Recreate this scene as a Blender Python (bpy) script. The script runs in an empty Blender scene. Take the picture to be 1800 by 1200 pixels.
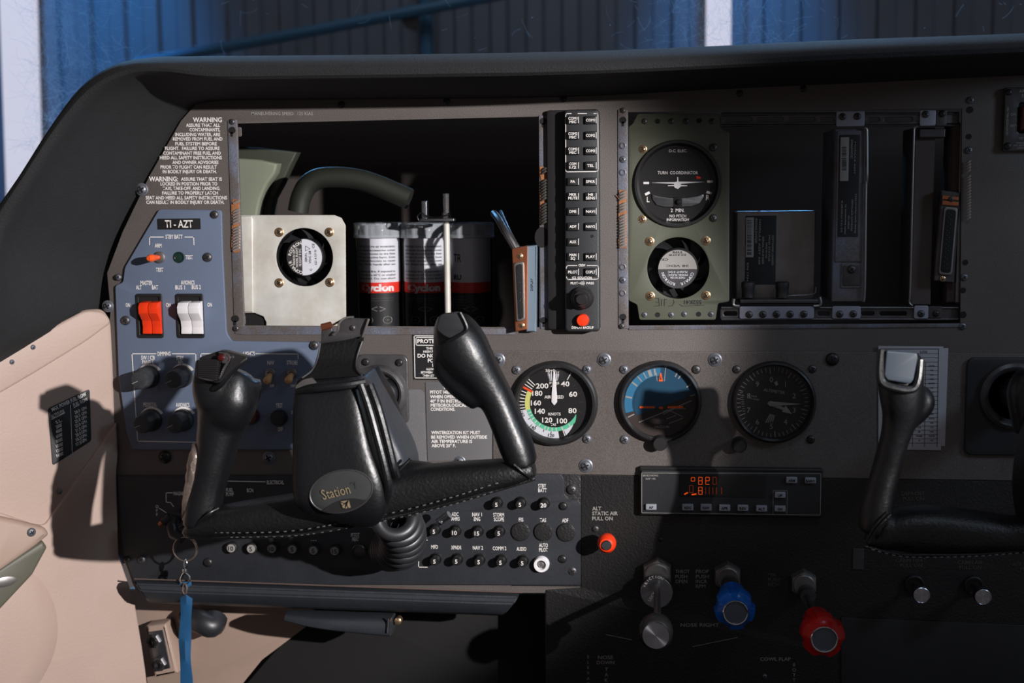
import bpy, bmesh, math, random
from mathutils import Vector as V, Matrix, noise
random.seed(7)
SC = bpy.context.scene
COL = SC.collection
# ------------------------------------------------------------------ camera, world, lamps, exposure
FPX, YAW, PITCH, ROLL = 2242.0, 0.1103, 0.1158, -0.0103
CAM = V((0, -1.2, 0))
RM = (Matrix.Rotation(YAW, 3, 'Z') @ Matrix.Rotation(-PITCH, 3, 'X') @ Matrix.Rotation(math.pi/2, 3, 'X') @ Matrix.Rotation(ROLL, 3, 'Z'))
cd = bpy.data.cameras.new('camera'); co = bpy.data.objects.new('camera', cd); COL.objects.link(co)
cd.sensor_width = 36; cd.lens = FPX*36/1800; cd.clip_start = .02; cd.clip_end = 50
co.matrix_world = Matrix.Translation(CAM) @ RM.to_4x4()
SC.camera = co
cd.dof.use_dof = True; cd.dof.focus_distance = 1.14; cd.dof.aperture_fstop = 8.0
SC.view_settings.view_transform = 'Standard'; SC.view_settings.look = 'None'
SC.view_settings.exposure = 0.0; SC.view_settings.gamma = 1.0; SC.view_settings.use_curve_mapping = False
w = bpy.data.worlds.new('hangar_air'); SC.world = w; w.use_nodes = True
w.node_tree.nodes['Background'].inputs[0].default_value = (1.0, .88, .88, 1)
w.node_tree.nodes['Background'].inputs[1].default_value = .085

def lamp(name, kind, loc, target, energy, color, size=.02, spot=None, blend=.3, sy=None):
    d = bpy.data.lights.new(name, kind); o = bpy.data.objects.new(name, d); COL.objects.link(o)
    o.location = loc; o.rotation_euler = (V(target)-V(loc)).to_track_quat('-Z', 'Y').to_euler()
    d.energy = energy; d.color = color
    if kind == 'SPOT': d.spot_size = math.radians(spot); d.spot_blend = blend; d.shadow_soft_size = size
    elif kind == 'AREA':
        d.size = size
        if sy: d.shape = 'RECTANGLE'; d.size_y = sy
    else: d.shadow_soft_size = size
    return o
lamp('flash_lamp', 'SPOT', (1.30, -1.60, .30), (-.375, 0, -.19), 285, (1.0, .965, .95), .016, 18.8, .38)
lamp('overhead_fill_lamp', 'AREA', (.30, -.62, .56), (.22, 0, -.25), .5, (.66, .82, 1.0), .12)  # added cool fill from above, no dome light exists here
lamp('right_fill_lamp', 'AREA', (.95, -.50, .26), (.25, 0, -.12), 1.5, (.58, .78, 1.0), .16)  # added cool fill for the dim right half
lamp('scratch_lamp_left', 'SPOT', (-1.25, 1.9, 1.0), (-.86, .42, .12), 70, (.22, .58, 1.0), .05, 44, 1.0)  # added spot that makes the left windscreen scratches show
lamp('scratch_lamp_right', 'SPOT', (.35, 1.9, 1.0), (.10, .40, .20), 28, (.22, .58, 1.0), .05, 26, 1.0)  # added spot that makes the right windscreen scratches show
lamp('windscreen_fill_lamp', 'AREA', (.35, .9, 1.1), (.2, .0, .1), 5, (.45, .68, 1.0), .5)  # added lamp outside the windscreen for scratches and glareshield sheen
lamp('halo_lamp_left', 'SPOT', (-2.30, 3.2, 2.6), (-2.36, 4.0, .3), 760, (.07, .43, 1.0), .1, 38, 1.0)  # added unseen spot, paints the blue halo round the left strip
lamp('halo_lamp_right', 'SPOT', (.35, 3.2, 2.6), (.33, 4.0, .5), 560, (.07, .43, 1.0), .1, 26, 1.0)  # added unseen spot for the blue halo round the right strip
lamp('cladding_fill_lamp', 'AREA', (-.4, 1.6, 3.2), (-.2, 4.0, .5), 32, (.88, .92, 1.0), 1.0)  # added unseen fill that lifts the cladding ribs

# ------------------------------------------------------------------ pixel -> place helpers (frame 1800x1200)
def ray(px, py):
    return (RM @ V(((px-900)/FPX, (600-py)/FPX, -1))).normalized()
class Fr:
    def __init__(s, o, ex, ey, flip=False):
        s.o = V(o); s.x = V(ex).normalized(); s.n = s.x.cross(V(ey)).normalized(); s.y = s.n.cross(s.x)
        s.M = Matrix((s.x, s.y, s.n)).transposed().to_4x4(); s.M.translation = s.o
    def hit(s, px, py, h=0):
        r = ray(px, py); t = ((s.o+s.n*h-CAM).dot(s.n))/r.dot(s.n)
        return CAM+r*t
    def uv(s, px, py, h=0):
        p = s.hit(px, py, h)-s.o
        return (p.dot(s.x), p.dot(s.y))
    def up(s, d): return Fr(s.o+s.n*d, s.x, s.y)
    def w(s, u, v, h=0): return s.o+s.x*u+s.y*v+s.n*h
PF = Fr((0, 0, 0), (1, 0, 0), (0, 0, 1))          # the instrument panel plane, normal towards the seats
def P(px, py, d=0): return PF.hit(px, py, d)
def U(px, py, n, d=0, fr=PF): return (fr.hit(px+n/2, py, d)-fr.hit(px-n/2, py, d)).length
def UV_(px, py, n, d=0, fr=PF): return (fr.hit(px, py+n/2, d)-fr.hit(px, py-n/2, d)).length
def pp(fr, pts, h=0): return [fr.uv(x, y, h) for x, y in pts]
def rr(u0, v0, u1, v1, r, n=5):
    u0, u1 = min(u0, u1), max(u0, u1); v0, v1 = min(v0, v1), max(v0, v1); r = min(r, (u1-u0)/2.01, (v1-v0)/2.01)
    out = []
    for cx, cy, a in ((u1-r, v1-r, 0), (u0+r, v1-r, 90), (u0+r, v0+r, 180), (u1-r, v0+r, 270)):
        for k in range(n+1):
            t = math.radians(a+90*k/n); out.append((cx+r*math.cos(t), cy+r*math.sin(t)))
    return out
def prr(fr, x0, y0, x1, y1, rpx=3, h=0, n=5):
    a = fr.uv(x0, y1, h); b = fr.uv(x1, y0, h); c = fr.uv(x0, y0, h); d = fr.uv(x1, y1, h)
    return rr((a[0]+c[0])/2, (a[1]+d[1])/2, (b[0]+d[0])/2, (b[1]+c[1])/2, U(x0, y0, rpx, h, fr), n)
def circ(u, v, r, n=40, ry=None): return [(u+r*math.cos(2*math.pi*k/n), v+(ry or r)*math.sin(2*math.pi*k/n)) for k in range(n)]
def soft(pts, r, n=5):
    out = []; N = len(pts)
    for i in range(N):
        p = V(pts[i]).to_2d() if len(pts[i]) > 2 else V(pts[i]); a = V(pts[i-1]); b = V(pts[(i+1) % N])
        da = (a-p); db = (b-p); ra = min(r, da.length*.45, db.length*.45)
        s = p+da.normalized()*ra; e = p+db.normalized()*ra
        for k in range(n+1):
            t = k/n; q = s*(1-t)**2+p*2*t*(1-t)+e*t*t; out.append((q.x, q.y))
    return out
# ------------------------------------------------------------------ geometry into a bmesh
def put(bm, geo, M, mi=0):
    vs = [bm.verts.new(M @ V(v)) for v in geo[0]]
    for f in geo[1]:
        try: q = bm.faces.new([vs[i] for i in f]); q.material_index = mi; q.smooth = True
        except ValueError: pass
def curve_geo(loops, ex, bev):
    cu = bpy.data.curves.new('t', 'CURVE'); cu.dimensions = '2D'; cu.fill_mode = 'BOTH'
    for l in loops:
        s = cu.splines.new('POLY'); s.points.add(len(l)-1); s.use_cyclic_u = True
        for i, q in enumerate(l): s.points[i].co = (q[0], q[1], 0, 1)
    cu.extrude = ex; cu.bevel_depth = bev; cu.bevel_resolution = 2; cu.offset = -bev
    ob = bpy.data.objects.new('t', cu); me = ob.to_mesh()
    g = ([tuple(v.co) for v in me.vertices], [tuple(f.vertices) for f in me.polygons])
    ob.to_mesh_clear(); bpy.data.objects.remove(ob); bpy.data.curves.remove(cu)
    return g
def plate(bm, fr, outer, holes=(), h0=0, h1=.002, bev=0, mi=0):
    t = (h1-h0)/2; bev = min(bev, t*.98)
    g = curve_geo([outer]+list(holes), max(t-bev, 0), bev)
    put(bm, g, fr.M @ Matrix.Translation((0, 0, (h0+h1)/2)), mi)
def sheet(bm, fr, outer, holes=(), h=0, mi=0):
    put(bm, curve_geo([outer]+list(holes), 0, 0), fr.M @ Matrix.Translation((0, 0, h)), mi)
def pbox(bm, fr, x0, y0, x1, y1, h0, h1, bev=.0004, mi=0, rpx=1.5, at=None):
    plate(bm, fr, prr(fr, x0, y0, x1, y1, rpx, h1 if at is None else at), (), h0, h1, bev, mi)
def lathe(bm, M, prof, seg=32, mi=0, sx=1, sy=1, mod=None):
    rows = []
    for r, h in prof:
        row = []
        for k in range(seg):
            a = 2*math.pi*k/seg; q = r*(mod(a, r, h) if mod else 1)
            row.append(bm.verts.new(M @ V((q*math.cos(a)*sx, q*math.sin(a)*sy, h))))
        rows.append(row)
    for i in range(len(rows)-1):
        for k in range(seg):
            f = bm.faces.new((rows[i][k], rows[i][(k+1) % seg], rows[i+1][(k+1) % seg], rows[i+1][k])); f.material_index = mi; f.smooth = True
    f = bm.faces.new(rows[-1]); f.material_index = mi; f.smooth = True
    f = bm.faces.new(rows[0][::-1]); f.material_index = mi
def FM(fr, u, v, h=0): return fr.M @ Matrix.Translation((u, v, h))
def PM(px, py, d=0, fr=PF):
    u, v = fr.uv(px, py, d); return FM(fr, u, v, d)
def tube(bm, pts, r, seg=10, closed=False, mi=0, rad=None, flat=1):
    pts = [V(p) for p in pts]; N = len(pts); rows = []; nrm = None
    for i, p in enumerate(pts):
        if closed: t = pts[(i+1) % N]-pts[i-1]
        else: t = pts[min(i+1, N-1)]-pts[max(i-1, 0)]
        t.normalize()
        if nrm is None:
            nrm = t.cross(V((0, 0, 1)));
            if nrm.length < .1: nrm = t.cross(V((0, 1, 0)))
        nrm = (nrm-t*nrm.dot(t)).normalized(); b = t.cross(nrm)
        q = r*(rad[i] if rad else 1)
        rows.append([bm.verts.new(p+(nrm*math.cos(2*math.pi*k/seg)+b*math.sin(2*math.pi*k/seg)*flat)*q) for k in range(seg)])
    for i in range(N if closed else N-1):
        A = rows[i]; B = rows[(i+1) % N]
        for k in range(seg):
            f = bm.faces.new((A[k], A[(k+1) % seg], B[(k+1) % seg], B[k])); f.material_index = mi; f.smooth = True
    if not closed:
        for rw in (rows[0][::-1], rows[-1]):
            f = bm.faces.new(rw); f.material_index = mi
def spl(pts, n=6, closed=False):
    pts = [V(p) for p in pts]; N = len(pts); out = []
    for i in range(N if closed else N-1):
        if closed: a, b, c, d = pts[i-1], pts[i], pts[(i+1) % N], pts[(i+2) % N]
        else: a, b, c, d = pts[max(i-1, 0)], pts[i], pts[i+1], pts[min(i+2, N-1)]
        for k in range(n):
            t = k/n; out.append(.5*((2*b)+(c-a)*t+(2*a-5*b+4*c-d)*t*t+(3*b-a-3*c+d)*t**3))
    if not closed: out.append(pts[-1])
    return out
def spl2(pts, n=6, closed=False): return [(q.x, q.y) for q in spl([(a, b, 0) for a, b in pts], n, closed)]
def limb(bm, st, ex=2.0, seg=24, n=5, mi=0):
    """stations (px, py, depth, width in px, thickness in m); rings turned across the run"""
    c = spl([P(s[0], s[1], s[2]) for s in st], n)
    wv = spl([(U(s[0], s[1], s[3], s[2]), s[4], 0) for s in st], n)
    rows = []; N = len(c)
    for i, p in enumerate(c):
        t = (c[min(i+1, N-1)]-c[max(i-1, 0)]); t.normalize()
        s = t.cross(V((0, -1, 0))).normalized(); f = s.cross(t).normalized()
        a, b = wv[i].x/2, wv[i].y/2; row = []
        for k in range(seg):
            th = 2*math.pi*k/seg; cs, sn = math.cos(th), math.sin(th)
            row.append(bm.verts.new(p+s*(a*math.copysign(abs(cs)**(2/ex), cs))+f*(b*math.copysign(abs(sn)**(2/ex), sn))))
        rows.append(row)
    for i in range(N-1):
        for k in range(seg):
            q = bm.faces.new((rows[i][k], rows[i][(k+1) % seg], rows[i+1][(k+1) % seg], rows[i+1][k])); q.smooth = True; q.material_index = mi
    bm.faces.new(rows[0][::-1]).smooth = True; bm.faces.new(rows[-1]).smooth = True
# ------------------------------------------------------------------ text
TG = {}
def text_geo(s, bold=0.012):
    k = (s, bold)
    if k in TG: return TG[k]
    cu = bpy.data.curves.new('t', 'FONT'); cu.body = s; cu.size = 1; cu.offset = bold; cu.resolution_u = 2; cu.fill_mode = 'FRONT'
    ob = bpy.data.objects.new('t', cu); me = ob.to_mesh()
    vs = [tuple(v.co) for v in me.vertices]; fs = [tuple(f.vertices) for f in me.polygons]
    ob.to_mesh_clear(); bpy.data.objects.remove(ob); bpy.data.curves.remove(cu)
    TG[k] = (vs, fs); return TG[k]
CAP = max(v[1] for v in text_geo('H', 0)[0])
def text_at(bm, M, s, w, cap, mi=0, bold=.012, ital=0):
    """text centred on M's origin, w wide (m, None = natural), capitals cap high"""
    vs, fs = text_geo(s, bold)
    if not vs: return
    x0 = min(v[0] for v in vs); x1 = max(v[0] for v in vs); k = cap/CAP; kx = (w/(x1-x0)) if w else k
    put(bm, ([((v[0]-(x0+x1)/2)*kx+ital*(v[1]-CAP/2)*k, (v[1]-CAP/2)*k, 0) for v in vs], fs), M, mi)
def T(bm, fr, s, x0, x1, y, cap, h=.0002, mi=0, y1=None, bold=.012):
    a = fr.hit(x0, y, h); b = fr.hit(x1, y if y1 is None else y1, h); c = (a+b)/2-fr.o; d = b-a
    ang = math.atan2(d.dot(fr.y), d.dot(fr.x))
    text_at(bm, FM(fr, c.dot(fr.x), c.dot(fr.y), h) @ Matrix.Rotation(ang, 4, 'Z'), s, d.length, UV_((x0+x1)/2, y, cap, h, fr), mi, bold)
def TN(bm, fr, s, x, y, cap, h=.0002, mi=0, rot=0, kx=1.0, bold=.012):
    u, v = fr.uv(x, y, h); c = UV_(x, y, cap, h, fr); vs, fs = text_geo(s, bold)
    wd = (max(q[0] for q in vs)-min(q[0] for q in vs))*c/CAP*kx
    text_at(bm, FM(fr, u, v, h) @ Matrix.Rotation(math.radians(rot), 4, 'Z'), s, wd, c, mi, bold)
def TARC(bm, fr, s, x, y, rpx, a0, a1, cap, h=.0002, mi=0, inward=False):
    u, v = fr.uv(x, y, h); r = U(x, y, rpx, h, fr); c = U(x, y, cap, h, fr)
    for i, ch in enumerate(s):
        if ch == ' ': continue
        a = math.radians(a0+(a1-a0)*i/max(len(s)-1, 1))
        rot = a-math.pi/2 if not inward else a+math.pi/2
        M = FM(fr, u+r*math.cos(a), v+r*math.sin(a), h) @ Matrix.Rotation(rot, 4, 'Z')
        text_at(bm, M, ch, None, c, mi)
def L(bm, fr, pts, wpx=1.2, h=.0002, mi=0, closed=False):
    q = [V(fr.uv(x, y, h)) for x, y in pts]; wd = U(pts[0][0], pts[0][1], wpx, h, fr)/2
    if closed: q.append(q[0])
    for a, b in zip(q, q[1:]):
        d = (b-a).normalized(); n = V((-d.y, d.x))*wd; e = d*wd
        vs = [a-e+n, a-e-n, b+e-n, b+e+n]
        put(bm, ([(p.x, p.y, 0) for p in vs], [(0, 1, 2, 3)]), fr.M @ Matrix.Translation((0, 0, h)), mi)
def ARC(bm, fr, x, y, r0, r1, a0, a1, h=.0002, mi=0, n=None, r1b=None):
    u, v = fr.uv(x, y, h); k = U(x, y, 1, h, fr); n = n or max(3, int(abs(a1-a0)/6)); vs = []; fs = []
    for i in range(n+1):
        t = i/n; a = math.radians(a0+(a1-a0)*t); ro = r1 if r1b is None else r1+(r1b-r1)*t
        vs += [(u+r0*k*math.cos(a), v+r0*k*math.sin(a), 0), (u+ro*k*math.cos(a), v+ro*k*math.sin(a), 0)]
        if i: fs.append((2*i-2, 2*i-1, 2*i+1, 2*i))
    put(bm, (vs, fs), fr.M @ Matrix.Translation((0, 0, h)), mi)
def TICK(bm, fr, x, y, r0, r1, a, wpx, h=.0002, mi=0):
    u, v = fr.uv(x, y, h); k = U(x, y, 1, h, fr); a = math.radians(a); c, s = math.cos(a), math.sin(a); w_ = wpx*k/2
    vs = [(u+r0*k*c-s*w_, v+r0*k*s+c*w_, 0), (u+r0*k*c+s*w_, v+r0*k*s-c*w_, 0), (u+r1*k*c+s*w_, v+r1*k*s-c*w_, 0), (u+r1*k*c-s*w_, v+r1*k*s+c*w_, 0)]
    put(bm, (vs, [(0, 1, 2, 3)]), fr.M @ Matrix.Translation((0, 0, h)), mi)
def POLY(bm, fr, pts, h=.0002, mi=0): sheet(bm, fr, pp(fr, pts, h), (), h, mi)
# ------------------------------------------------------------------ materials
def lin(c): return tuple(((x/255)/12.92 if x/255 <= .04045 else ((x/255+.055)/1.055)**2.4) for x in c)
def mat(name, rgb, rough=.5, metal=0, bump=0, bscale=900, var=0, vscale=40, spec=.5, coat=0, rgb2=None, emit=0, alpha=1, speck=0, trans=0):
    m = bpy.data.materials.new(name); m.use_nodes = True; nt = m.node_tree; b = nt.nodes['Principled BSDF']
    c = lin(rgb)+(1,)
    b.inputs['Base Color'].default_value = c; b.inputs['Roughness'].default_value = rough; b.inputs['Metallic'].default_value = metal
    b.inputs['Specular IOR Level'].default_value = spec; b.inputs['Coat Weight'].default_value = coat; b.inputs['Coat Roughness'].default_value = .08
    b.inputs['Alpha'].default_value = alpha; b.inputs['Transmission Weight'].default_value = trans
    if emit: b.inputs['Emission Color'].default_value = c; b.inputs['Emission Strength'].default_value = emit
    tc = nt.nodes.new('ShaderNodeTexCoord')
    src = None
    if var or rgb2:
        n = nt.nodes.new('ShaderNodeTexNoise'); n.inputs['Scale'].default_value = vscale; n.inputs['Detail'].default_value = 6; n.inputs['Roughness'].default_value = .65
        nt.links.new(tc.outputs['Object'], n.inputs['Vector'])
        r = nt.nodes.new('ShaderNodeValToRGB'); r.color_ramp.elements[0].position = .38; r.color_ramp.elements[1].position = .66
        c2 = lin(rgb2)+(1,) if rgb2 else tuple(x*(1-var) for x in c[:3])+(1,)
        r.color_ramp.elements[0].color = c2; r.color_ramp.elements[1].color = c
        nt.links.new(n.outputs['Fac'], r.inputs['Fac']); src = r.outputs['Color']
    if speck:
        n = nt.nodes.new('ShaderNodeTexNoise'); n.inputs['Scale'].default_value = 1300; n.inputs['Detail'].default_value = 2
        nt.links.new(tc.outputs['Object'], n.inputs['Vector'])
        r = nt.nodes.new('ShaderNodeMapRange'); r.inputs['From Min'].default_value = .35; r.inputs['From Max'].default_value = .65
        r.inputs['To Min'].default_value = 1-speck; r.inputs['To Max'].default_value = 1+speck
        nt.links.new(n.outputs['Fac'], r.inputs['Value'])
        mx = nt.nodes.new('ShaderNodeMix'); mx.data_type = 'RGBA'; mx.blend_type = 'MULTIPLY'; mx.inputs[0].default_value = 1
        if src: nt.links.new(src, mx.inputs[6])
        else: mx.inputs[6].default_value = c
        nt.links.new(r.outputs[0], mx.inputs[7]); src = mx.outputs[2]
    if src: nt.links.new(src, b.inputs['Base Color'])
    if bump:
        n = nt.nodes.new('ShaderNodeTexNoise'); n.inputs['Scale'].default_value = bscale; n.inputs['Detail'].default_value = 3
        nt.links.new(tc.outputs['Object'], n.inputs['Vector'])
        q = nt.nodes.new('ShaderNodeBump'); q.inputs['Strength'].default_value = bump; q.inputs['Distance'].default_value = .0006
        nt.links.new(n.outputs['Fac'], q.inputs['Height']); nt.links.new(q.outputs[0], b.inputs['Normal'])
    return m
M = dict(
 taupe=mat('painted_panel', (98, 91, 88), .5, 0, .35, 900, .12, 14, speck=.22),
 blue=mat('switch_panel_paint', (100, 112, 134), .55, 0, .12, 700, .06, 20),
 steel=mat('grey_speckled_frame', (112, 117, 134), .45, .2, .3, 900, .1, 30, rgb2=(100, 92, 88), speck=.22),
 black=mat('black_paint', (42, 43, 46), .5, 0, .2, 900),
 crinkle=mat('black_crinkle_paint', (34, 33, 33), .45, 0, .9, 520),
 breaker=mat('breaker_panel_paint', (46, 48, 53), .42, 0, .2, 500, .2, 30),
 padgrey=mat('blue_grey_pad', (58, 66, 76), .5), tunnel=mat('footwell_shade_black', (17, 16, 16), .8), pad=mat('glareshield_vinyl', (28, 29, 32), .8, 0, .8, 620, .15, 60),
 padlow=mat('bolster_vinyl', (50, 54, 60), .42, 0, .3, 400, .15, 30),
 leather=mat('black_leather', (14, 15, 19), .40, 0, .35, 330, .25, 60, spec=.75),
 leather2=mat('grained_black_leather', (19, 19, 21), .42, 0, .9, 420, .25, 60, spec=.6),
 plastic=mat('black_plastic', (34, 33, 34), .38), knob=mat('worn_black_knob', (58, 60, 64), .5, 0, .2, 500, .4, 120), ring=mat('pale_key_ring', (190, 172, 164), .25, .9), brownedge=mat('brown_edge', (96, 78, 72), .6), hubgrey=mat('grey_blue_leather', (50, 54, 61), .45, 0, .2, 400), thread=mat('grey_thread', (104, 102, 104), .7), clearcap=mat('clear_cap_plastic', (200, 206, 214), .12, 0, .6, 260, alpha=.38, spec=1.0),
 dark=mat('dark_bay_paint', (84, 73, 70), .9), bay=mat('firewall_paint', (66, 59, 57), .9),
 beige=mat('beige_trim', (184, 160, 148), .6, 0, .5, 420, .06, 8),
 beige2=mat('beige_plastic', (172, 148, 134), .5, 0, .1, 300, .1, 10),
 cream=mat('cream_bracket_paint', (215, 214, 208), .5, .15, .1, 500, 0, 25, rgb2=(196, 190, 180)),
 green=mat('green_primer', (84, 86, 72), .5, 0, .1, 500, .08, 12),
 palegreen=mat('pale_green_structure', (128, 134, 116), .6, 0, 0, 500, .08, 12),
 white=mat('white_lettering', (236, 230, 226), .6), silk=mat('grey_lettering', (150, 146, 142), .6),
 whitepl=mat('white_plastic', (232, 228, 230), .4), red=mat('red_plastic', (236, 58, 20), .35),
 orange=mat('orange_lever', (240, 90, 34), .3), tan=mat('tan_lever', (206, 158, 108), .3),
 rednob=mat('red_knob_plastic', (214, 24, 22), .25), bluenob=mat('blue_knob_plastic', (8, 106, 212), .25),
 chrome=mat('bright_metal', (215, 215, 220), .18, 1), alum=mat('brushed_aluminium', (160, 162, 168), .33, 1, .1, 700, .2, 90),
 tabm=mat('grey_tab_metal', (156, 158, 172), .45, .2, .1, 500), zinc=mat('zinc_plate', (150, 146, 144), .4, .75, .1, 300, .25, 30), gunmetal=mat('dull_dark_metal', (100, 97, 99), .42, .7, .1, 300, .3, 40),
 screw=mat('steel_screw', (116, 118, 126), .42, .5), brass=mat('brass_screw', (212, 178, 140), .3, .9), copper=mat('copper_plate', (206, 128, 92), .3, .9),
 hole=mat('dark_hole', (14, 12, 12), .8), ink=mat('black_ink', (24, 24, 28), .6), blackgloss=mat('black_dial', (30, 29, 30), .5),
 capgrey=mat('blue_grey_cap', (96, 108, 122), .4, .3), orangeglue=mat('orange_residue', (168, 108, 66), .7, 0, .8, 500, .4, 150),
 dgreen=mat('green_arc_paint', (92, 190, 150), .6), dyellow=mat('yellow_arc_paint', (206, 206, 118), .6), dred=mat('red_line_paint', (226, 74, 30), .6),
 dsky=mat('sky_blue_dial', (8, 64, 92), .5), dsky2=mat('light_blue_dial', (46, 112, 150), .5), dbrown=mat('dark_brown_dial', (52, 40, 38), .6),
 dorange=mat('orange_marks', (246, 96, 30), .5), paper=mat('paper', (176, 174, 180), .7), glow=mat('amber_segments', (255, 84, 12), .5, emit=.55), glowdim=mat('dim_amber_segments', (190, 60, 12), .5, emit=.16),
 ribbon=mat('blue_ribbon', (16, 78, 122), .7, 0, .5, 1500), labelw=mat('white_label', (214, 214, 222), .5), labelred=mat('red_label_band', (222, 52, 38), .5),
 tape=mat('worn_silver_tape', (150, 134, 126), .35, .6, .9, 260, .5, 70), greyplate=mat('placard_black', (34, 33, 35), .5), connblue=mat('blue_connector_shell', (112, 128, 142), .4),
 olive=mat('olive_flap', (92, 90, 78), .5), medal=mat('smoked_badge', (70, 72, 72), .12, .3, coat=.8), gold=mat('gold_lettering', (176, 158, 128), .4, .5),
 redled=mat('dark_red_button', (70, 14, 12), .3), greenled=mat('dark_green_lens', (28, 50, 46), .15), rubber=mat('black_rubber', (40, 40, 44), .42, spec=.7),
 button=mat('button_black', (26, 26, 28), .45), palebtn=mat('pale_buttons', (150, 152, 160), .5), steelbeam=mat('blue_steel', (36, 78, 104), .6),
 faint=mat('shaded_lettering', (84, 80, 76), .6), taupe2=mat('placard_grey', (104, 102, 104), .5, 0, .15, 900, .05, 14, speck=.1), led=mat('pale_strip', (228, 222, 230), .5, emit=.0))
def glassy(name, tint, mixf, rough=.03):
    m = bpy.data.materials.new(name); m.use_nodes = True; nt = m.node_tree; nt.nodes.clear()
    o = nt.nodes.new('ShaderNodeOutputMaterial'); t = nt.nodes.new('ShaderNodeBsdfTransparent'); g = nt.nodes.new('ShaderNodeBsdfGlossy'); x = nt.nodes.new('ShaderNodeMixShader')
    t.inputs[0].default_value = tint+(1,); g.inputs['Roughness'].default_value = rough
    fr = nt.nodes.new('ShaderNodeFresnel'); fr.inputs[0].default_value = 1.3
    mm = nt.nodes.new('ShaderNodeMath'); mm.operation = 'MULTIPLY'; mm.inputs[1].default_value = mixf
    nt.links.new(fr.outputs[0], mm.inputs[0]); nt.links.new(mm.outputs[0], x.inputs[0]); nt.links.new(t.outputs[0], x.inputs[1]); nt.links.new(g.outputs[0], x.inputs[2]); nt.links.new(x.outputs[0], o.inputs[0])
    return m
m = mat('spun_metal', (190, 192, 200), .22, 1); M['spun'] = m; b_ = m.node_tree.nodes['Principled BSDF']; b_.inputs['Anisotropic'].default_value = .9
tn = m.node_tree.nodes.new('ShaderNodeTangent'); tn.direction_type = 'RADIAL'; tn.axis = 'Y'; m.node_tree.links.new(tn.outputs[0], b_.inputs['Tangent'])
M['clear'] = glassy('clear_plastic', (.93, .93, .93), 1.0, .05)
M['lens'] = glassy('instrument_glass', (.97, .97, .97), .5, .05)
M['screen'] = glassy('windscreen_plexiglass', (.93, .96, 1.0), .35, .1)
# ------------------------------------------------------------------ objects
BASE = {}
def setp(o, label=None, cat=None, group=None, kind=None):
    if label: o['label'] = label
    if cat: o['category'] = cat
    if group: o['group'] = group
    if kind: o['kind'] = kind
def thing(name, label, cat, loc, group=None, kind=None):
    o = bpy.data.objects.new(name, None); COL.objects.link(o); o.location = loc; o.empty_display_size = .01
    setp(o, label, cat, group, kind); BASE[o] = V(loc); return o
def mesh_of(bm, name, mats, smooth=.6):
    bmesh.ops.remove_doubles(bm, verts=bm.verts, dist=1e-6)
    bmesh.ops.recalc_face_normals(bm, faces=bm.faces) if smooth >= 0 else None
    me = bpy.data.meshes.new(name); bm.to_mesh(me); bm.free()
    for m in (mats if isinstance(mats, (list, tuple)) else [mats]): me.materials.append(M[m] if isinstance(m, str) else m)
    if smooth > 0: me.set_sharp_from_angle(angle=smooth)
    return me
def part(parent, name, bm, mats, label=None, kind=None, smooth=.6):
    base = BASE[parent] if parent else V((0, 0, 0))
    if parent: bmesh.ops.translate(bm, verts=bm.verts, vec=-base)
    me = mesh_of(bm, name, mats, smooth)
    o = bpy.data.objects.new(name, me); COL.objects.link(o); o.parent = parent; BASE[o] = base
    setp(o, label=label, kind=kind); return o
def letters(parent, bm, mats='white', name='lettering', label=None):
    return part(parent, name, bm, mats, label, smooth=-1)
def single(name, bm, mats, label, cat, group=None, kind=None, smooth=.6):
    c = V((0, 0, 0)); n = 0
    for v in bm.verts: c += v.co; n += 1
    c /= max(n, 1); bmesh.ops.translate(bm, verts=bm.verts, vec=-c)
    me = mesh_of(bm, name, mats, smooth); o = bpy.data.objects.new(name, me); COL.objects.link(o); o.location = c
    setp(o, label, cat, group, kind); BASE[o] = c; return o
def inst(parent, name, me, pos, s=1, rot=None, label=None):
    o = bpy.data.objects.new(name, me); COL.objects.link(o); o.parent = parent
    o.location = V(pos)-(BASE[parent] if parent else V((0, 0, 0))); o.scale = (s, s, s)
    if rot: o.rotation_euler = rot
    if label: o['label'] = label
    return o
NB = bmesh.new
ZF = Fr((0, 0, 0), (1, 0, 0), (0, 0, 1))
def screw_mesh(nm, mt, washer=False, dome=.45, recess=.55):
    bm = NB(); M0 = ZF.M
    if washer: lathe(bm, M0, [(1.0, 0), (1.0, .12), (.82, .2), (.8, .14), (.72, .14), (.7, .3), (.55, .45), (.3, .55), (.05, .58)], 28)
    else: lathe(bm, M0, [(1, 0), (1, .15), (.85, .15+dome*.5), (.55, .15+dome*.85), (.05, .15+dome)], 24)
    hh = .62 if washer else .17+dome
    k = .5 if washer else recess
    lathe(bm, M0, [(k*.35, hh-.3), (k*.35, hh+.01), (k*.05, hh+.012)], 12, 1)
    for a in (.5, .5+math.pi/2):
        R = M0 @ Matrix.Rotation(a, 4, 'Z')
        put(bm, ([(x*k, y*k*.24, hh-.25 if z == 0 else hh+.012-.05*abs(x)) for z in (0, 1) for x, y in ((-1, -1), (1, -1), (1, 1), (-1, 1))],
            [(0, 1, 2, 3), (4, 5, 6, 7), (0, 1, 5, 4), (1, 2, 6, 5), (2, 3, 7, 6), (3, 0, 4, 7)]), R, 1)
    return mesh_of(bm, nm, [mt, 'hole'])
SM = dict(steel=screw_mesh('screw_steel', 'screw'), brass=screw_mesh('screw_brass', 'brass', True), dark=screw_mesh('screw_dark', 'plastic'),
          big=screw_mesh('screw_washer', 'screw', True), zinc=screw_mesh('screw_zinc', 'gunmetal'))
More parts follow.
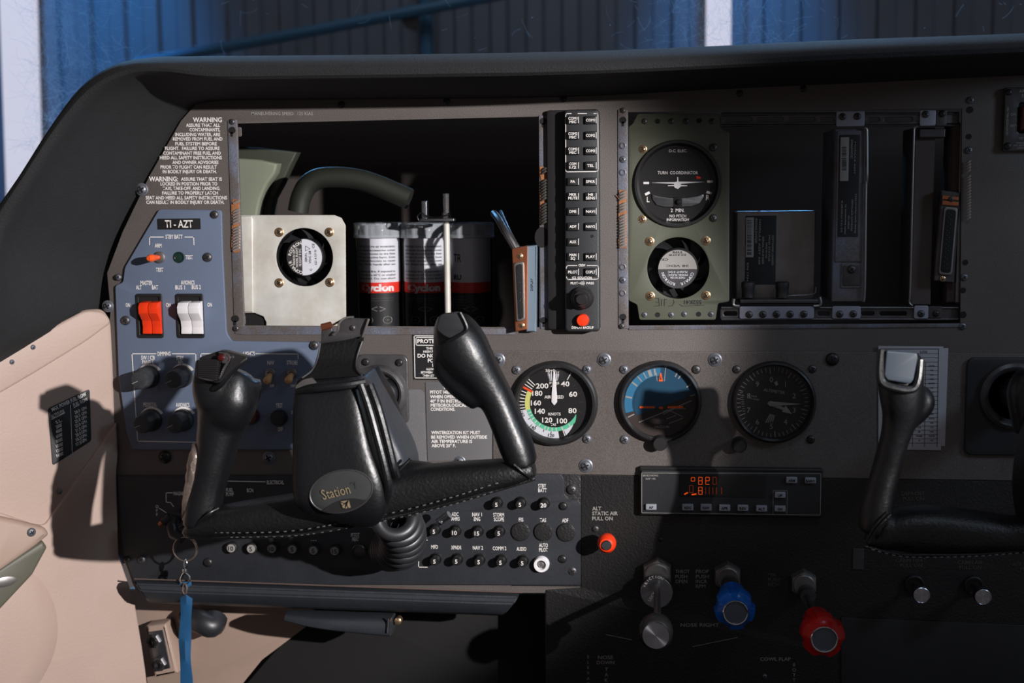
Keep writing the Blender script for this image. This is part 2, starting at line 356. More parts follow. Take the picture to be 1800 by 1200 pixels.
def screw(parent, px, py, rpx, kind='steel', d=0, name='screw', fr=PF):
    p = fr.hit(px, py, d); r = U(px, py, rpx, d, fr)
    rot = None
    if fr is not PF and abs(fr.n.y+1) > .01:
        rot = (fr.M.to_3x3() @ ZF.M.to_3x3().inverted()).to_euler()
    o = inst(parent, name, SM[kind], p, r, rot); return o
def holes(parent, pts, d=.0003, name='rivet_hole', mt='hole'):
    for x, y, r in pts:
        bm = NB(); lathe(bm, PM(x, y, d), [(U(x, y, r, d), -.0002), (U(x, y, r, d), .0002)], 20)
        part(parent, name, bm, mt)
# ================================================================== the setting: hangar, windscreen, bay, side walls
def hangar():
    bm = NB(); xs = []; x = -4.2; per = .145; prof = ((0, 0), (.42, 0), (.52, .022), (.90, .022))
    while x < 3.4:
        for a, d in prof: xs.append((x+a*per, 4.02-d))
        x += per
    lo = [bm.verts.new((a, b, -1.6)) for a, b in xs]; hi = [bm.verts.new((a, b, 3.4)) for a, b in xs]
    for i in range(len(xs)-1): bm.faces.new((lo[i], lo[i+1], hi[i+1], hi[i]))
    o = part(None, 'wall_hangar', bm, M['cladding'], smooth=-1); setp(o, kind='structure')
    FB = Fr((0, 3.86, 0), (1, 0, 0), (0, 0, 1))
    for i, (pts) in enumerate((((6, -40), (66, -40), (58, 420), (4, 420)), ((1241, -40), (1285, -40), (1286, 140), (1243, 140)))):
        bm = NB(); q = pp(FB, pts); z1 = max(a[1] for a in q); q = [(a[0], 1.9 if y_ < 0 else -1.2) for a, (x_, y_) in zip(q, pts)]
        plate(bm, FB, q, (), -.05, 0, .003)
        o = part(None, 'window_%d' % (i+1), bm, M['daylight']); setp(o, kind='structure')
    FB = Fr((0, 3.70, 0), (1, 0, 0), (0, 0, 1)); t = thing('steel_beam', 'blue steel bracing beam sloping across the hangar wall behind the windscreen', 'beam', FB.hit(560, 60))
    bm = NB(); tube(bm, [FB.hit(240, 112), FB.hit(560, 52), FB.hit(860, -6), FB.hit(1040, -40)], .022, 8); part(t, 'diagonal_brace', bm, 'steelbeam')
    bm = NB(); a = FB.hit(742, 0); tube(bm, [(a.x, 3.78, 1.7), (a.x, 3.78, -.6)], .026, 8); part(t, 'post', bm, 'steelbeam')
    bm = NB(); plate(bm, FB, pp(FB, [(700, 22), (734, 18), (732, 55), (712, 48)]), (), -.02, 0); part(t, 'gusset_plate', bm, 'plastic')
M['cladding'] = mat('corrugated_cladding', (84, 90, 100), .6, .1, 0, 500, .15, 3)
M['daylight'] = mat('daylight_panel', (226, 220, 230), .8, emit=.9); M['daylight'].node_tree.nodes['Principled BSDF'].inputs['Base Color'].default_value = (.02, .02, .02, 1)
hangar()
def windscreen():
    fr = Fr((-.2, .42, .12), (1, 0, 0), (0, -.35, 1))
    t = thing('windscreen', 'scratched plexiglass windscreen above the black glareshield', 'window', fr.o)
    bm = NB(); plate(bm, fr, rr(-.95, -.5, .95, .45, .05), (), 0, .004, .001)
    part(t, 'pane', bm, 'screen')
    bm = NB(); rnd = random.Random(3)
    def scr(px, py, ln, wd):
        a = rnd.uniform(0, 6.28); k = rnd.gauss(0, .8); u, v = fr.uv(px, py); pts = []
        for i in range(7): u += math.cos(a)*ln/7; v += math.sin(a)*ln/7; a += k/7; pts.append((u, v))
        for i in range(6):
            p, q = V(pts[i]), V(pts[i+1]); d = (q-p).normalized(); n = V((-d.y, d.x))*wd
            put(bm, ([(p.x-n.x, p.y-n.y, 0), (q.x-n.x, q.y-n.y, 0), (q.x+n.x, q.y+n.y, 0), (p.x+n.x, p.y+n.y, 0)], [(0, 1, 2, 3)]), fr.M @ Matrix.Translation((0, 0, .0045)))
    for i in range(900): scr(60+abs(rnd.gauss(0, 75)), rnd.uniform(-20, 400), rnd.uniform(.006, .05), rnd.uniform(.00010, .00022))
    for i in range(300): scr(1262+rnd.gauss(0, 70), rnd.uniform(-20, 110), rnd.uniform(.006, .035), rnd.uniform(.00008, .00022))
    for i in range(60): scr(rnd.uniform(100, 1800), rnd.uniform(-20, 110), rnd.uniform(.002, .03), rnd.uniform(.0001, .00025))
    for i in range(70):
        u, v = fr.uv(rnd.choice((rnd.gauss(130, 100), rnd.uniform(0, 1800), rnd.gauss(1280, 80))), rnd.uniform(-10, 110) if rnd.random() < .8 else rnd.uniform(0, 350)); r = rnd.uniform(.0003, .0009)
        put(bm, ([(a, b, 0) for a, b in circ(u, v, r, 8)], [tuple(range(8))]), fr.M @ Matrix.Translation((0, 0, .0046)))
    part(t, 'scratches', bm, M['scratch'], kind='stuff', smooth=-1)
def scratch_mat():
    m = bpy.data.materials.new('fine_scratches'); m.use_nodes = True; nt = m.node_tree; nt.nodes.clear()
    o = nt.nodes.new('ShaderNodeOutputMaterial'); a = nt.nodes.new('ShaderNodeBsdfTransparent'); b = nt.nodes.new('ShaderNodeBsdfTranslucent'); c = nt.nodes.new('ShaderNodeBsdfDiffuse'); x = nt.nodes.new('ShaderNodeMixShader'); y = nt.nodes.new('ShaderNodeMixShader')
    b.inputs[0].default_value = c.inputs[0].default_value = (.55, .78, 1, 1); x.inputs[0].default_value = .4; y.inputs[0].default_value = .4
    nt.links.new(b.outputs[0], x.inputs[1]); nt.links.new(c.outputs[0], x.inputs[2]); nt.links.new(a.outputs[0], y.inputs[1]); nt.links.new(x.outputs[0], y.inputs[2]); nt.links.new(y.outputs[0], o.inputs[0]); return m
M['scratch'] = scratch_mat()
windscreen()

# glareshield: a padded hood swept round the panel
def glareshield():
    st = [((160, 556), (-230, 758), (-290, 600)), ((172, 549), (-30, 650), (-62, 440)), ((182, 480), (-8, 440), (-30, 400)), ((205, 412), (64, 305), (36, 312)), ((250, 325), (122, 220), (92, 222)),
          ((290, 256), (176, 163), (142, 154)), ((322, 205), (232, 134), (194, 117)), ((352, 184), (292, 129), (254, 104)), ((425, 178), (380, 128), (330, 102)),
          ((560, 177), (540, 127), (500, 101)), ((720, 176), (720, 125), (700, 99)), ((1000, 172), (1000, 120), (1000, 94)), ((1240, 160), (1240, 110), (1240, 85)),
          ((1500, 148), (1500, 98), (1500, 72)), ((1800, 134), (1800, 86), (1800, 60)), ((1960, 128), (1960, 78), (1960, 51))]
    cols = []
    for a, b, c in st:
        A = P(a[0], a[1], -.004); Bp = P(b[0], b[1]+(11 if b[0] > 300 else 0), .122); C = P(c[0], c[1], .100)
        out = (V((C.x, 0, C.z))-V((A.x, 0, A.z))).normalized()
        m1 = A.lerp(Bp, .35)+out*.004; m2 = A.lerp(Bp, .8)+out*.006
        mid = (Bp+C)/2+V((0, -.014, 0))
        cols.append([A, m1, m2, Bp, mid, C, C+V((0, .03, 0))+out*.004, C+V((0, .12, 0))+out*.002, C+V((0, .21, 0))-out*.01, A+V((0, .21, 0))+out*.02, A+V((0, .02, 0))+out*.015])
    n = len(cols[0]); rows = []
    sm = [spl([c[k] for c in cols], 4) for k in range(n)]
    bm = NB(); N = len(sm[0])
    for i in range(N):
        ring = spl([sm[k][i] for k in range(9)], 3); ring += [sm[9][i], sm[10][i]]
        rows.append([bm.verts.new(p) for p in ring])
    m = len(rows[0])
    for i in range(N-1):
        for k in range(m): bm.faces.new((rows[i][k], rows[i][(k+1) % m], rows[i+1][(k+1) % m], rows[i+1][k])).smooth = True
    bm.faces.new(rows[0][::-1]); bm.faces.new(rows[-1])
    single('glareshield', bm, 'pad', 'black padded vinyl glareshield hooding the top and left side of the instrument panel', 'glareshield')
glareshield()

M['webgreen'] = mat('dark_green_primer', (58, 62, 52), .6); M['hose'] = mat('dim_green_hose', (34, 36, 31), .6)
# bay behind the panel
def bay():
    def wall(name, a, b):
        bm = NB(); bmesh.ops.create_cube(bm, size=1)
        for v in bm.verts: v.co = V(((a[0]+b[0])/2+v.co.x*(b[0]-a[0]), (a[1]+b[1])/2+v.co.y*(b[1]-a[1]), (a[2]+b[2])/2+v.co.z*(b[2]-a[2])))
        setp(part(None, name, bm, 'bay', smooth=-1), kind='structure')
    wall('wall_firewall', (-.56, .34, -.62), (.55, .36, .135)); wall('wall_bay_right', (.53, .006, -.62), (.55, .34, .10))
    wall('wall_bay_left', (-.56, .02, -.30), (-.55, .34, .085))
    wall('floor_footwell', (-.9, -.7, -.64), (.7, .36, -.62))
bay()
# pale structure seen through the left opening
bm = NB(); fr = Fr((0, .12, 0), (1, 0, 0), (0, 0, 1))
plate(bm, fr, pp(fr, spl2([(380, 276), (420, 278), (487, 287), (470, 322), (457, 352), (450, 390), (445, 430), (380, 430)], 2)), (), -.02, .0, .003)
o = single('fuselage_rib', bm, 'palegreen', 'pale green primed structure seen through the upper left of the large open panel window', 'aircraft structure')
t = thing('fuselage_frame_web', 'olive curved frame web behind the pale green structure in the left panel window', 'aircraft structure', fr.hit(500, 320))  # curved web of a fuselage frame
bm = NB(); plate(bm, fr, pp(fr, [(380, 255), (440, 258), (512, 266), (500, 290), (484, 325), (470, 350), (464, 430), (380, 430)]), (), -.04, -.022, .002); part(t, 'web', bm, M['webgreen'])
bm = NB(); f2 = Fr((0, .09, 0), (1, 0, 0), (0, 0, 1)); tube(bm, spl([f2.hit(524, 372), f2.hit(530, 345), f2.hit(545, 322), f2.hit(575, 312), f2.hit(640, 318), f2.hit(720, 350)], 6), .011, 12)
single('air_duct_hose', bm, M['hose'], 'dim green curved duct hose above the cream fan bracket', 'hose')

# ------------------------------------------------------------------ side wall (beige) : plane flaring towards the seats
WX = P(203, 700, 0).x
WF = Fr((WX, 0, 0), (.70, .714, 0), (0, 0, 1))
def side_wall():
    t = WF
    bm = NB()
    o1 = soft(pp(WF, [(-300, 790), (-40, 648), (0, 627), (60, 592), (150, 545), (184, 543), (199, 566), (203, 640), (206, 760), (204, 830), (208, 975), (238, 1055), (252, 1140), (268, 1230), (-300, 1230)]), .006)
    plate(bm, WF, o1, (), -.012, 0, .006)
    o = part(None, 'wall_left', bm, 'beige'); setp(o, kind='structure')
    bm = NB(); plate(bm, WF, soft(pp(WF, [(-300, 795), (-60, 655), (0, 626), (60, 591), (150, 544), (182, 548), (196, 566), (150, 600), (60, 655), (-60, 725), (-300, 865)], .001), .008), (), -.002, .004, .003)
    setp(part(None, 'trim_1', bm, M['beige']), kind='structure')
    # lower overlay with a moulded seam and the pocket bulge
    bm = NB(); plate(bm, WF, soft(pp(WF, [(-300, 860), (-60, 880), (60, 921), (78, 922), (122, 860), (136, 838), (205, 740), (207, 800), (204, 830), (208, 975), (236, 1055), (250, 1140), (262, 1230), (-300, 1230)], .001), .004), (), -.002, .0025, .002)
    setp(part(None, 'trim_2', bm, M['beige']), kind='structure')
    bm = NB(); u, v = WF.uv(-20, 1120); lathe(bm, FM(WF, u, v, 0) @ Matrix.Scale(1.15, 4, (0, 1, 0)), [(.062, 0), (.064, .004), (.056, .009), (.04, .013), (.002, .015)], 48)
    setp(part(None, 'trim_3', bm, M['beige']), kind='structure')
side_wall()
t = thing('armrest_bracket', 'brownish beige wedge bracket on the left side wall with one bright screw', 'bracket', WF.hit(20, 940))
bm = NB(); plate(bm, WF, soft(pp(WF, [(-60, 895), (20, 912), (78, 926), (86, 938), (60, 960), (0, 1002), (-60, 1040)], .012), .003), (), .0, .016, .005); part(t, 'bracket_body', bm, M['beige2'])
p = WF.hit(55, 935, .016); inst(t, 'screw', SM['steel'], p, .0042, (WF.M.to_3x3() @ ZF.M.to_3x3().inverted()).to_euler())
t = thing('armrest_flap', 'olive grey flap under the beige bracket at the left edge with oval clear inset', 'flap', WF.hit(20, 1020))
bm = NB(); plate(bm, WF, soft(pp(WF, [(-60, 1040), (0, 1000), (76, 950), (84, 962), (58, 1010), (0, 1072), (-60, 1110)], .016), .002), (), .003, .016, .003); part(t, 'flap_body', bm, 'olive')
bm = NB(); u, v = WF.uv(8, 1022, .017); lathe(bm, FM(WF, u, v, .016), [(.011, 0), (.011, .0015), (.009, .002)], 28, sy=.45); part(t, 'oval_inset', bm, 'zinc', label='oval metal inset')
for x, y, nm in ((21, 636, 'small screw in the top edge of the beige side trim, nearest the left picture edge'), (58, 610, 'small screw in the top edge of the beige side trim, nearer the panel')):
    o = inst(None, 'trim_screw', SM['steel'], WF.hit(x, y, .004), U(x, y, 4.5, .004, WF), (WF.M.to_3x3() @ ZF.M.to_3x3().inverted()).to_euler()); setp(o, nm, 'screw')
bm = NB(); lathe(bm, FM(WF, *WF.uv(104, 863, 0), 0), [(.0028, 0), (.0028, .0012), (.001, .0018)], 16); single('trim_fastener', bm, 'zinc', 'small dull fastener low on the beige side wall above the armrest bracket', 'fastener')
# fuel flow placard on the side wall
t = thing('fuel_flow_placard', 'black fuel flow placard with white table stuck on the beige left wall', 'placard', WF.hit(120, 750, .0002))
bm = NB(); plate(bm, WF, soft(pp(WF, [(84, 717), (157, 683), (160, 774), (92, 818)]), .003), (), .0001, .0012, .0003); part(t, 'placard_plate', bm, 'greyplate')
bm = NB(); H = .0015
T(bm, WF, 'MAX. POWER FUEL FLOW', 91, 151, 720, 6.5, H, y1=692); T(bm, WF, 'ALTITUDE', 90, 113, 733, 6.5, H, y1=722)
L(bm, WF, [(91, 737), (113, 726)], .9, H); L(bm, WF, [(124, 712), (127, 796)], .8, H); L(bm, WF, [(130, 716), (139, 712)], .9, H)
T(bm, WF, 'FUEL FLOW', 129, 154, 712, 6, H, y1=701)
for i, s in enumerate(("S.L.", "2000'", "4000'", "6000'", "8000'", "10000'", "12000'", "14000'")):
    y = 740+i*8.4; T(bm, WF, s, 98+i*.2, 108.5+i*.4, y+2.5, 5.6, H, y1=y-2.5)
for i, s in enumerate(('28.0', '26.5', '25.0', '23.0', '21.5', '20.0', '18.5', '17.5')):
    y = 723+i*8.0; T(bm, WF, s, 131+i*.4, 140.5+i*.3, y+2.2, 5.4, H, y1=y-2.2); T(bm, WF, 'GPH', 143, 152, y-3, 5.4, H, y1=y-7)
letters(t, bm)
# lower kick area
KF = Fr((0, .05, 0), (1, 0, 0), (0, 0, 1))
bm = NB(); plate(bm, KF, soft(pp(KF, [(225, 1035), (560, 1040), (540, 1100), (460, 1160), (395, 1240), (250, 1240)]), .002), (), -.01, 0, .001); setp(part(None, 'wall_kick', bm, 'beige2'), kind='structure')
bm = NB(); plate(bm, KF, soft(pp(KF, [(560, 1066), (700, 1050), (960, 1050), (960, 1240), (400, 1240), (465, 1165)], .0), .002), (), -.03, -.012, .001); setp(part(None, 'wall_tunnel', bm, 'tunnel'), kind='structure')  # near-black base colour carries the footwell's shade
t = thing('headset_jack_plate', 'metal headset jack plate on a beige block low in the footwell beside the blue lanyard', 'jack plate', KF.hit(280, 1140))
bm = NB(); plate(bm, KF, soft(pp(KF, [(255, 1100), (292, 1095), (314, 1182), (272, 1190)], .02), .0015), (), 0, .022, .003); part(t, 'beige_block', bm, 'beige2', label='beige moulded block')
K2 = KF.up(.022)
bm = NB(); plate(bm, K2, soft(pp(K2, [(260, 1110), (287, 1106), (300, 1173), (273, 1180)]), .001), (), 0, .0015, .0004); part(t, 'metal_plate', bm, 'alum')
for x, y in ((272, 1125), (281, 1165)):
    bm = NB(); r = U(x, y, 1, 0, K2); lathe(bm, FM(K2, *K2.uv(x, y), .0014), [(13*r, 0), (13*r, .003), (11*r, .004)], 6); a = part(t, 'jack_nut', bm, 'gunmetal')
    bm = NB(); lathe(bm, FM(K2, *K2.uv(x, y), .005), [(8.5*r, 0), (8.5*r, .003), (5*r, .003), (5*r, .0)], 24); part(a, 'jack_socket', bm, 'plastic')
bm = NB(); tube(bm, spl([KF.hit(332, 1085, .01), KF.hit(352, 1092, .03), KF.hit(372, 1100, .03), KF.hit(380, 1085, .02)], 6), .012, 12)
single('rubber_boot', bm, 'rubber', 'dark rubber boot tucked under the black bolster right of the lanyard', 'boot')
# ================================================================== main instrument panel
ip = thing('instrument_panel', 'grey painted main instrument panel sheet carrying the warning text and two large openings', 'instrument panel', P(1000, 650))
bm = NB()
outer = pp(PF, [(345, 182), (420, 170), (1000, 165), (1500, 140), (1960, 122), (1960, 1240), (960, 1240), (958, 1042), (240, 1040), (205, 968), (192, 840), (190, 600), (194, 545), (188, 480), (215, 408), (262, 310), (318, 212)])
h1 = prr(PF, 416, 210, 947, 573, 2); h1 = pp(PF, [(417, 217), (947, 205), (948, 575), (430, 572)]); h2 = pp(PF, [(1104, 197), (1691, 191), (1688, 568), (1105, 572)])
plate(bm, PF, outer, (h1, h2), -.0025, 0, .0004); part(ip, 'panel_sheet', bm, 'taupe')
# bright frame flanges
def flange(name, pts, h0=0, h1=.001, mt='steel', hl=()):
    b = NB(); plate(b, PF, soft(pp(PF, pts, h1), .0008, 3), hl, h0, h1, .0003); return part(ip, name, b, mt)
flange('window_flange', [(400, 212), (416, 210), (429, 574), (412, 584)])
flange('window_flange', [(947, 203), (962, 203), (964, 578), (950, 578)])
flange('window_flange', [(412, 586), (424, 573.5), (905, 577), (905, 588), (430, 588)], 0, .0012)
flange('window_flange', [(1086, 192), (1103, 192), (1105, 577), (1087, 577)])
flange('window_flange', [(1105, 572.5), (1690, 568.5), (1690, 575), (1105, 580)], 0, .001)
bm = NB()
W1 = [('WARNING', 339, 390, 210.5, 8), ('ASSURE THAT ALL', 327, 387, 220, 5.6), ('CONTAMINANTS,', 333, 387, 228, 5.6), ('INCLUDING WATER, ARE', 308, 387, 236.3, 5.6), ('REMOVED FROM FUEL AND', 304, 391, 244.2, 5.6), ('FUEL SYSTEM BEFORE', 308, 381, 252.5, 5.6),
 ('FLIGHT.  FAILURE TO ASSURE', 290, 386, 260.7, 5.6), ('CONTAMINANT FREE FUEL AND', 287, 388, 269, 5.6), ('HEED ALL SAFETY INSTRUCTIONS', 281, 390, 277, 5.6), ('AND OWNER ADVISORIES', 303, 384, 285.2, 5.6), ('PRIOR TO FLIGHT CAN RESULT', 282, 381, 293.5, 5.6), ('IN BODILY INJURY OR DEATH.', 286, 381, 301.5, 5.6),
 ('WARNING:', 262, 313, 314.5, 8), ('ASSURE THAT SEAT IS', 318, 390, 314.7, 5.6), ('LOCKED IN POSITION PRIOR TO', 282, 382, 323, 5.6), ('TAXI, TAKE-OFF, AND LANDING.', 286, 387, 331, 5.6), ('FAILURE TO PROPERLY LATCH', 285, 383, 339, 5.6), ('SEAT AND HEED ALL SAFETY INSTRUCTIONS', 256, 399, 347.5, 5.6), ('CAN RESULT IN BODILY INJURY OR DEATH.', 257, 394, 355.3, 5.6)]
for s, a, b, y, c in W1: T(bm, PF, s, a, b, y, c, .0003, bold=.025)
letters(ip, bm)
bm = NB(); T(bm, PF, 'MANEUVERING SPEED:  125 KIAS', 442, 550, 199.5, 5.6, .0003); letters(ip, bm, 'silk')  # grey instead of white, shade along the top put into its colour
screw(ip, 250, 333, 11, 'big'); screw(ip, 190, 538, 10, 'big'); screw(ip, 876, 632, 12, 'big', .002); screw(ip, 1062, 632, 12, 'big', .002); screw(ip, 1257, 632, 12, 'big', .002); screw(ip, 1463, 631, 12, 'dark', .002)
screw(ip, 1030, 818, 12, 'big', .002); screw(ip, 808, 811, 11, 'big'); screw(ip, 209, 487, 6, 'zinc', .0005)
for x, y in ((408, 214), (1095, 194), (415, 577), (1093, 573)): screw(ip, x, y, 5, 'zinc', .001)
for x, y in ((1095, 280), (1095, 492)): screw(ip, x, y, 6, 'steel', .001)
for x, y in ((1706, 176), (1703, 264), (1695, 487), (1692, 573)): screw(ip, x, y, 6.5, 'steel', .0005)
for x, y in ((785, 172), (600, 178), (990, 168), (1300, 158), (1412, 150)): screw(ip, x, y+6, 6, 'dark', 0)
for x, y in ((1095, 256), (1095, 303), (1095, 469), (1095, 515)):
    bm = NB(); r = U(x, y, 6, 0); lathe(bm, PM(x, y, .001), [(r, 0), (r, .0008), (r*.7, .0012), (r*.6, .0002), (r*.1, .0001)], 20); part(ip, 'rivet', bm, 'steel')
for x, y in ((408, 229), (955, 213), (956, 563), (414, 560), (1095, 211), (1095, 557)):
    bm = NB(); sheet(bm, PF, circ(*PF.uv(x, y, .0014), U(x, y, 6)), (), .0014); sheet(bm, PF, prr(PF, x-2, y+3, x+2, y+11, .8), (), .0014); part(ip, 'keyhole', bm, 'hole', smooth=-1)
for x, y in ((419, 231), (426, 562)):
    bm = NB(); plate(bm, PF, soft(prr(PF, x-3, y-8, x+5, y+9, 3, .0), .0002), (), -.002, -.0008, .0003); part(ip, 'latch_tab', bm, 'steel')
holes(ip, [(1705, 193, 6), (1703, 240, 5), (1697, 461, 5), (1693, 510, 5), (1693, 553, 6)])
bm = NB(); sheet(bm, PF, circ(*PF.uv(953, 417, .0013), U(953, 417, 13), ry=U(953, 417, 18)), (), .0013); part(ip, 'cable_notch', bm, 'hole', smooth=-1)
# subpanels
FI = [(867, 616), (1500, 618), (1960, 622), (1960, 846), (1030, 833), (867, 831)]
bm = NB(); plate(bm, PF, soft(pp(PF, FI), .001), (), 0, .002, .0004)
t = thing('flight_instrument_subpanel', 'grey subpanel plate holding the three round flight instruments', 'instrument panel', P(1200, 720)); part(t, 'plate', bm, 'taupe')
bm = NB(); plate(bm, PF, pp(PF, [(1478, 1083), (1960, 1104), (1960, 1240), (1478, 1240)]), (), .0014, .003, .0004); lowtrim = bm
t = thing('lower_subpanel', 'black crinkle painted lower subpanel holding the radio and engine controls', 'instrument panel', P(1400, 960))
bm = NB(); plate(bm, PF, soft(pp(PF, [(1022, 834), (1030, 834), (1960, 848), (1960, 1260), (960, 1260), (960, 1036), (1022, 1032)]), .001), (), 0, .0012, .0003); part(t, 'plate', bm, 'crinkle')
part(t, 'lower_edge_strip', lowtrim, 'black')
L1 = .0016
bm = NB()
for s, a, b, y in (('ALT', 1041, 1057, 893.5), ('STATIC AIR', 1041, 1086, 902), ('PULL ON', 1041, 1077, 911)): T(bm, PF, s, a, b, y, 6.2, L1, bold=.02)
for s, a, b, y in (('THROT', 1187, 1212, 1004), ('PUSH', 1187, 1208, 1013), ('OPEN', 1187, 1208, 1021.5), ('PROP', 1223, 1246, 1004), ('PUSH', 1223, 1246, 1013), ('INCR', 1223, 1243, 1021.5), ('RPM', 1223, 1240, 1030),
    ('NOSE RIGHT', 1196, 1264, 1098), ('NOSE', 1051, 1078, 1155), ('DOWN', 1049, 1080, 1164), ('COWL FLAP', 1336, 1390, 1158)): T(bm, PF, s, a, b, y, 6, L1)
for i, ch in enumerate('TAKE'): TN(bm, PF, ch, 1066, 1176+i*9.5, 6, L1)
for i, ch in enumerate('ELEVATOR'): TN(bm, PF, ch, 1034, 1154+i*9.5, 5, L1)
for i, ch in enumerate('BOTT'): TN(bm, PF, ch, 1396, 1168+i*9, 5.5, L1)
L(bm, PF, [(1066, 1115), (1110, 1124)], 1, L1); L(bm, PF, [(1218, 1136), (1296, 1120)], 1, L1)
letters(t, bm, 'silk')
bm = NB()
for s, a, b, y in (('MIX', 1350, 1364, 1010), ('PUSH', 1350, 1370, 1018.5), ('RICH', 1350, 1369, 1027), ('CABIN HEAT', 1574, 1628, 984.5), ('PULL ON', 1582, 1621, 993), ('CABIN AIR', 1683, 1728, 988), ('PULL ON', 1686, 1725, 997), ('AUX', 1779, 1796, 991), ('PULL', 1793, 1815, 1000), ('DEFROST', 1584, 1626, 867), ('PULL ON', 1587, 1624, 876)): T(bm, PF, s, a, b, y, 6, L1)
letters(t, bm, M['faint'])  # darker copy of the lettering, the right side's dimness put into its colour
bm = NB(); pbox(bm, PF, 1499, 964, 1519, 1001, .0012, .0022); part(t, 'grey_label', bm, 'gunmetal', label='small grey blank label')
for x, y in ((1477, 780), (1410, 610)): pass
screw(t, 1344, 1188, 4, 'steel', .0012); screw(t, 1161, 948, 4, 'dark', .0012); screw(t, 1047, 929, 6, 'zinc', .0012)

M['bright'] = mat('bright_spring_metal', (205, 200, 196), .4, .6)
# torn grounding strips
def ground_strip(x0, y0, x1, y1, label, seed, mt='bright', glue=True):
    rnd = random.Random(seed); t = thing('grounding_strip', label, 'metal strip', P((x0+x1)/2, (y0+y1)/2), 'torn grounding finger strips')
    bm = NB()
    if glue:
        pts = []; n = 9
        for i in range(n): pts.append((x0-rnd.uniform(-1, 2.5), y0+(y1-y0)*i/(n-1)))
        for i in range(n): pts.append((x1+rnd.uniform(-1, 1.5), y1-(y1-y0)*i/(n-1)))
        plate(bm, PF, pp(PF, pts), (), .001, .0018, .0003); part(t, 'adhesive', bm, 'orangeglue', label='torn orange adhesive')
    bm = NB(); n = int((y1-y0)/5.2)
    for i in range(n):
        if rnd.random() < .08: continue
        y = y0+3+i*5.2; a = P(x0+1.5, y+4.0, .0024); b = P(x1-.5, y-1.0, .0050); tube(bm, [a, (a+b)/2+V((0, -.0008, 0)), b], .0011, 6)
    part(t, 'fingers', bm, mt)
ground_strip(409, 350, 422, 444, 'torn metal finger strip left of the cream fan bracket', 1)
ground_strip(951, 293, 961, 393, 'torn metal finger strip between the big window and the audio panel', 2, 'zinc')
ground_strip(1088, 334, 1101, 436, 'torn metal finger strip right of the audio panel, with ragged orange glue', 3)
ground_strip(1697, 280, 1707, 386, 'torn metal finger strip right of the avionics rack', 4, 'bright', False)
bm = NB(); plate(bm, PF, pp(PF, [(1082, 342), (1088, 350), (1091, 372), (1094, 372), (1096, 345), (1092, 352)]), (), .001, .002); single('adhesive_scrap', bm, 'orangeglue', 'torn orange scrap sticking out above the strip right of the audio panel', 'adhesive scrap')

# ================================================================== switch panel (blue grey)
sp = thing('switch_panel', 'blue grey electrical switch panel with red and white rockers left of the yoke', 'switch panel', P(350, 600))
SPF = PF.up(.0035); Hs = .0002
bm = NB(); o = soft(pp(SPF, [(279, 368), (389, 369), (391, 440), (398, 585), (407, 599), (470, 600), (600, 602), (600, 790), (232, 790), (222, 760), (208, 660), (202, 502), (216, 496), (219, 470)]), .0028)
plate(bm, PF, o, (), 0, .0035, .0008); part(sp, 'panel_plate', bm, 'blue')
bm = NB(); plate(bm, PF, prr(PF, 277, 384, 352, 403, 1, .0045), (), .0034, .0044, .0002); rp = part(sp, 'registration_plate', bm, 'hole')
bm = NB(); T(bm, SPF, 'TI - AZT', 290, 339, 393.5, 12.5, .0012, bold=.015); letters(rp, bm)
bm = NB()
for s, a, b, y, c in (('STBY BATT', 291, 321, 416, 7), ('ARM', 272, 284, 431.5, 6.5), ('TEST', 274, 287, 474, 6.5), ('TEST', 326, 339, 452, 6.5), ('MASTER', 247, 268, 497, 7), ('ALT', 239, 249, 505, 7), ('BAT', 267, 278, 505, 7), ('AVIONICS', 318, 342, 496.5, 7), ('BUS 1', 308, 325, 505, 7), ('BUS 2', 337, 353, 504.5, 7),
   ('ON', 221, 228.5, 536, 6.5), ('ON', 292, 300, 536, 6.5), ('ON', 364.5, 372.5, 535.5, 6.5), ('DIMMING', 277, 300, 621.5, 7), ('SW / CB', 248, 272, 628.5, 7), ('PANELS', 250, 270, 636.5, 7), ('STBY', 310, 323, 629, 7), ('IND', 313, 321.5, 637, 7), ('PEDESTAL', 252, 276, 711, 7), ('AVIONICS', 309, 333, 711.5, 7), ('LIGHTS', 428, 448, 621.5, 7),
   ('NAV', 470, 482, 637, 7), ('STROBE', 504, 523, 637, 7), ('OFF', 474, 482, 678, 4.5), ('OFF', 511, 519, 678, 4.5), ('TEST', 485, 497, 712.5, 7), ('OFF', 488, 497, 754, 7)): T(bm, SPF, s, a, b, y, c, Hs, bold=.02)
for l in ([(263, 430), (263, 416.5), (287, 416.5)], [(325, 416.5), (340.5, 416.5), (341, 430)], [(274, 621.5), (232, 621.5), (237, 700), (242, 775), (345, 777)], [(303, 621.5), (344, 621.5), (345, 650)], [(353, 629), (353, 621.5), (427, 621.5)], [(450, 621.5), (524, 622), (524, 630)], [(513, 722), (513, 727)]): L(bm, SPF, l, 1.4, Hs)
for x, y in ((262, 662), (320, 662), (266, 738), (322, 738)): ARC(bm, SPF, x, y, 19.5, 20.5, 165, 30, Hs, r1b=24.5)
letters(sp, bm)
for x, y, r in ((377, 377, 7), (365, 452, 8), (221, 563, 8)): screw(sp, x, y, r, 'zinc', .0035)
screw(sp, 208, 487, 5, 'steel', .0035); screw(sp, 552, 607, 8, 'zinc', .0035)
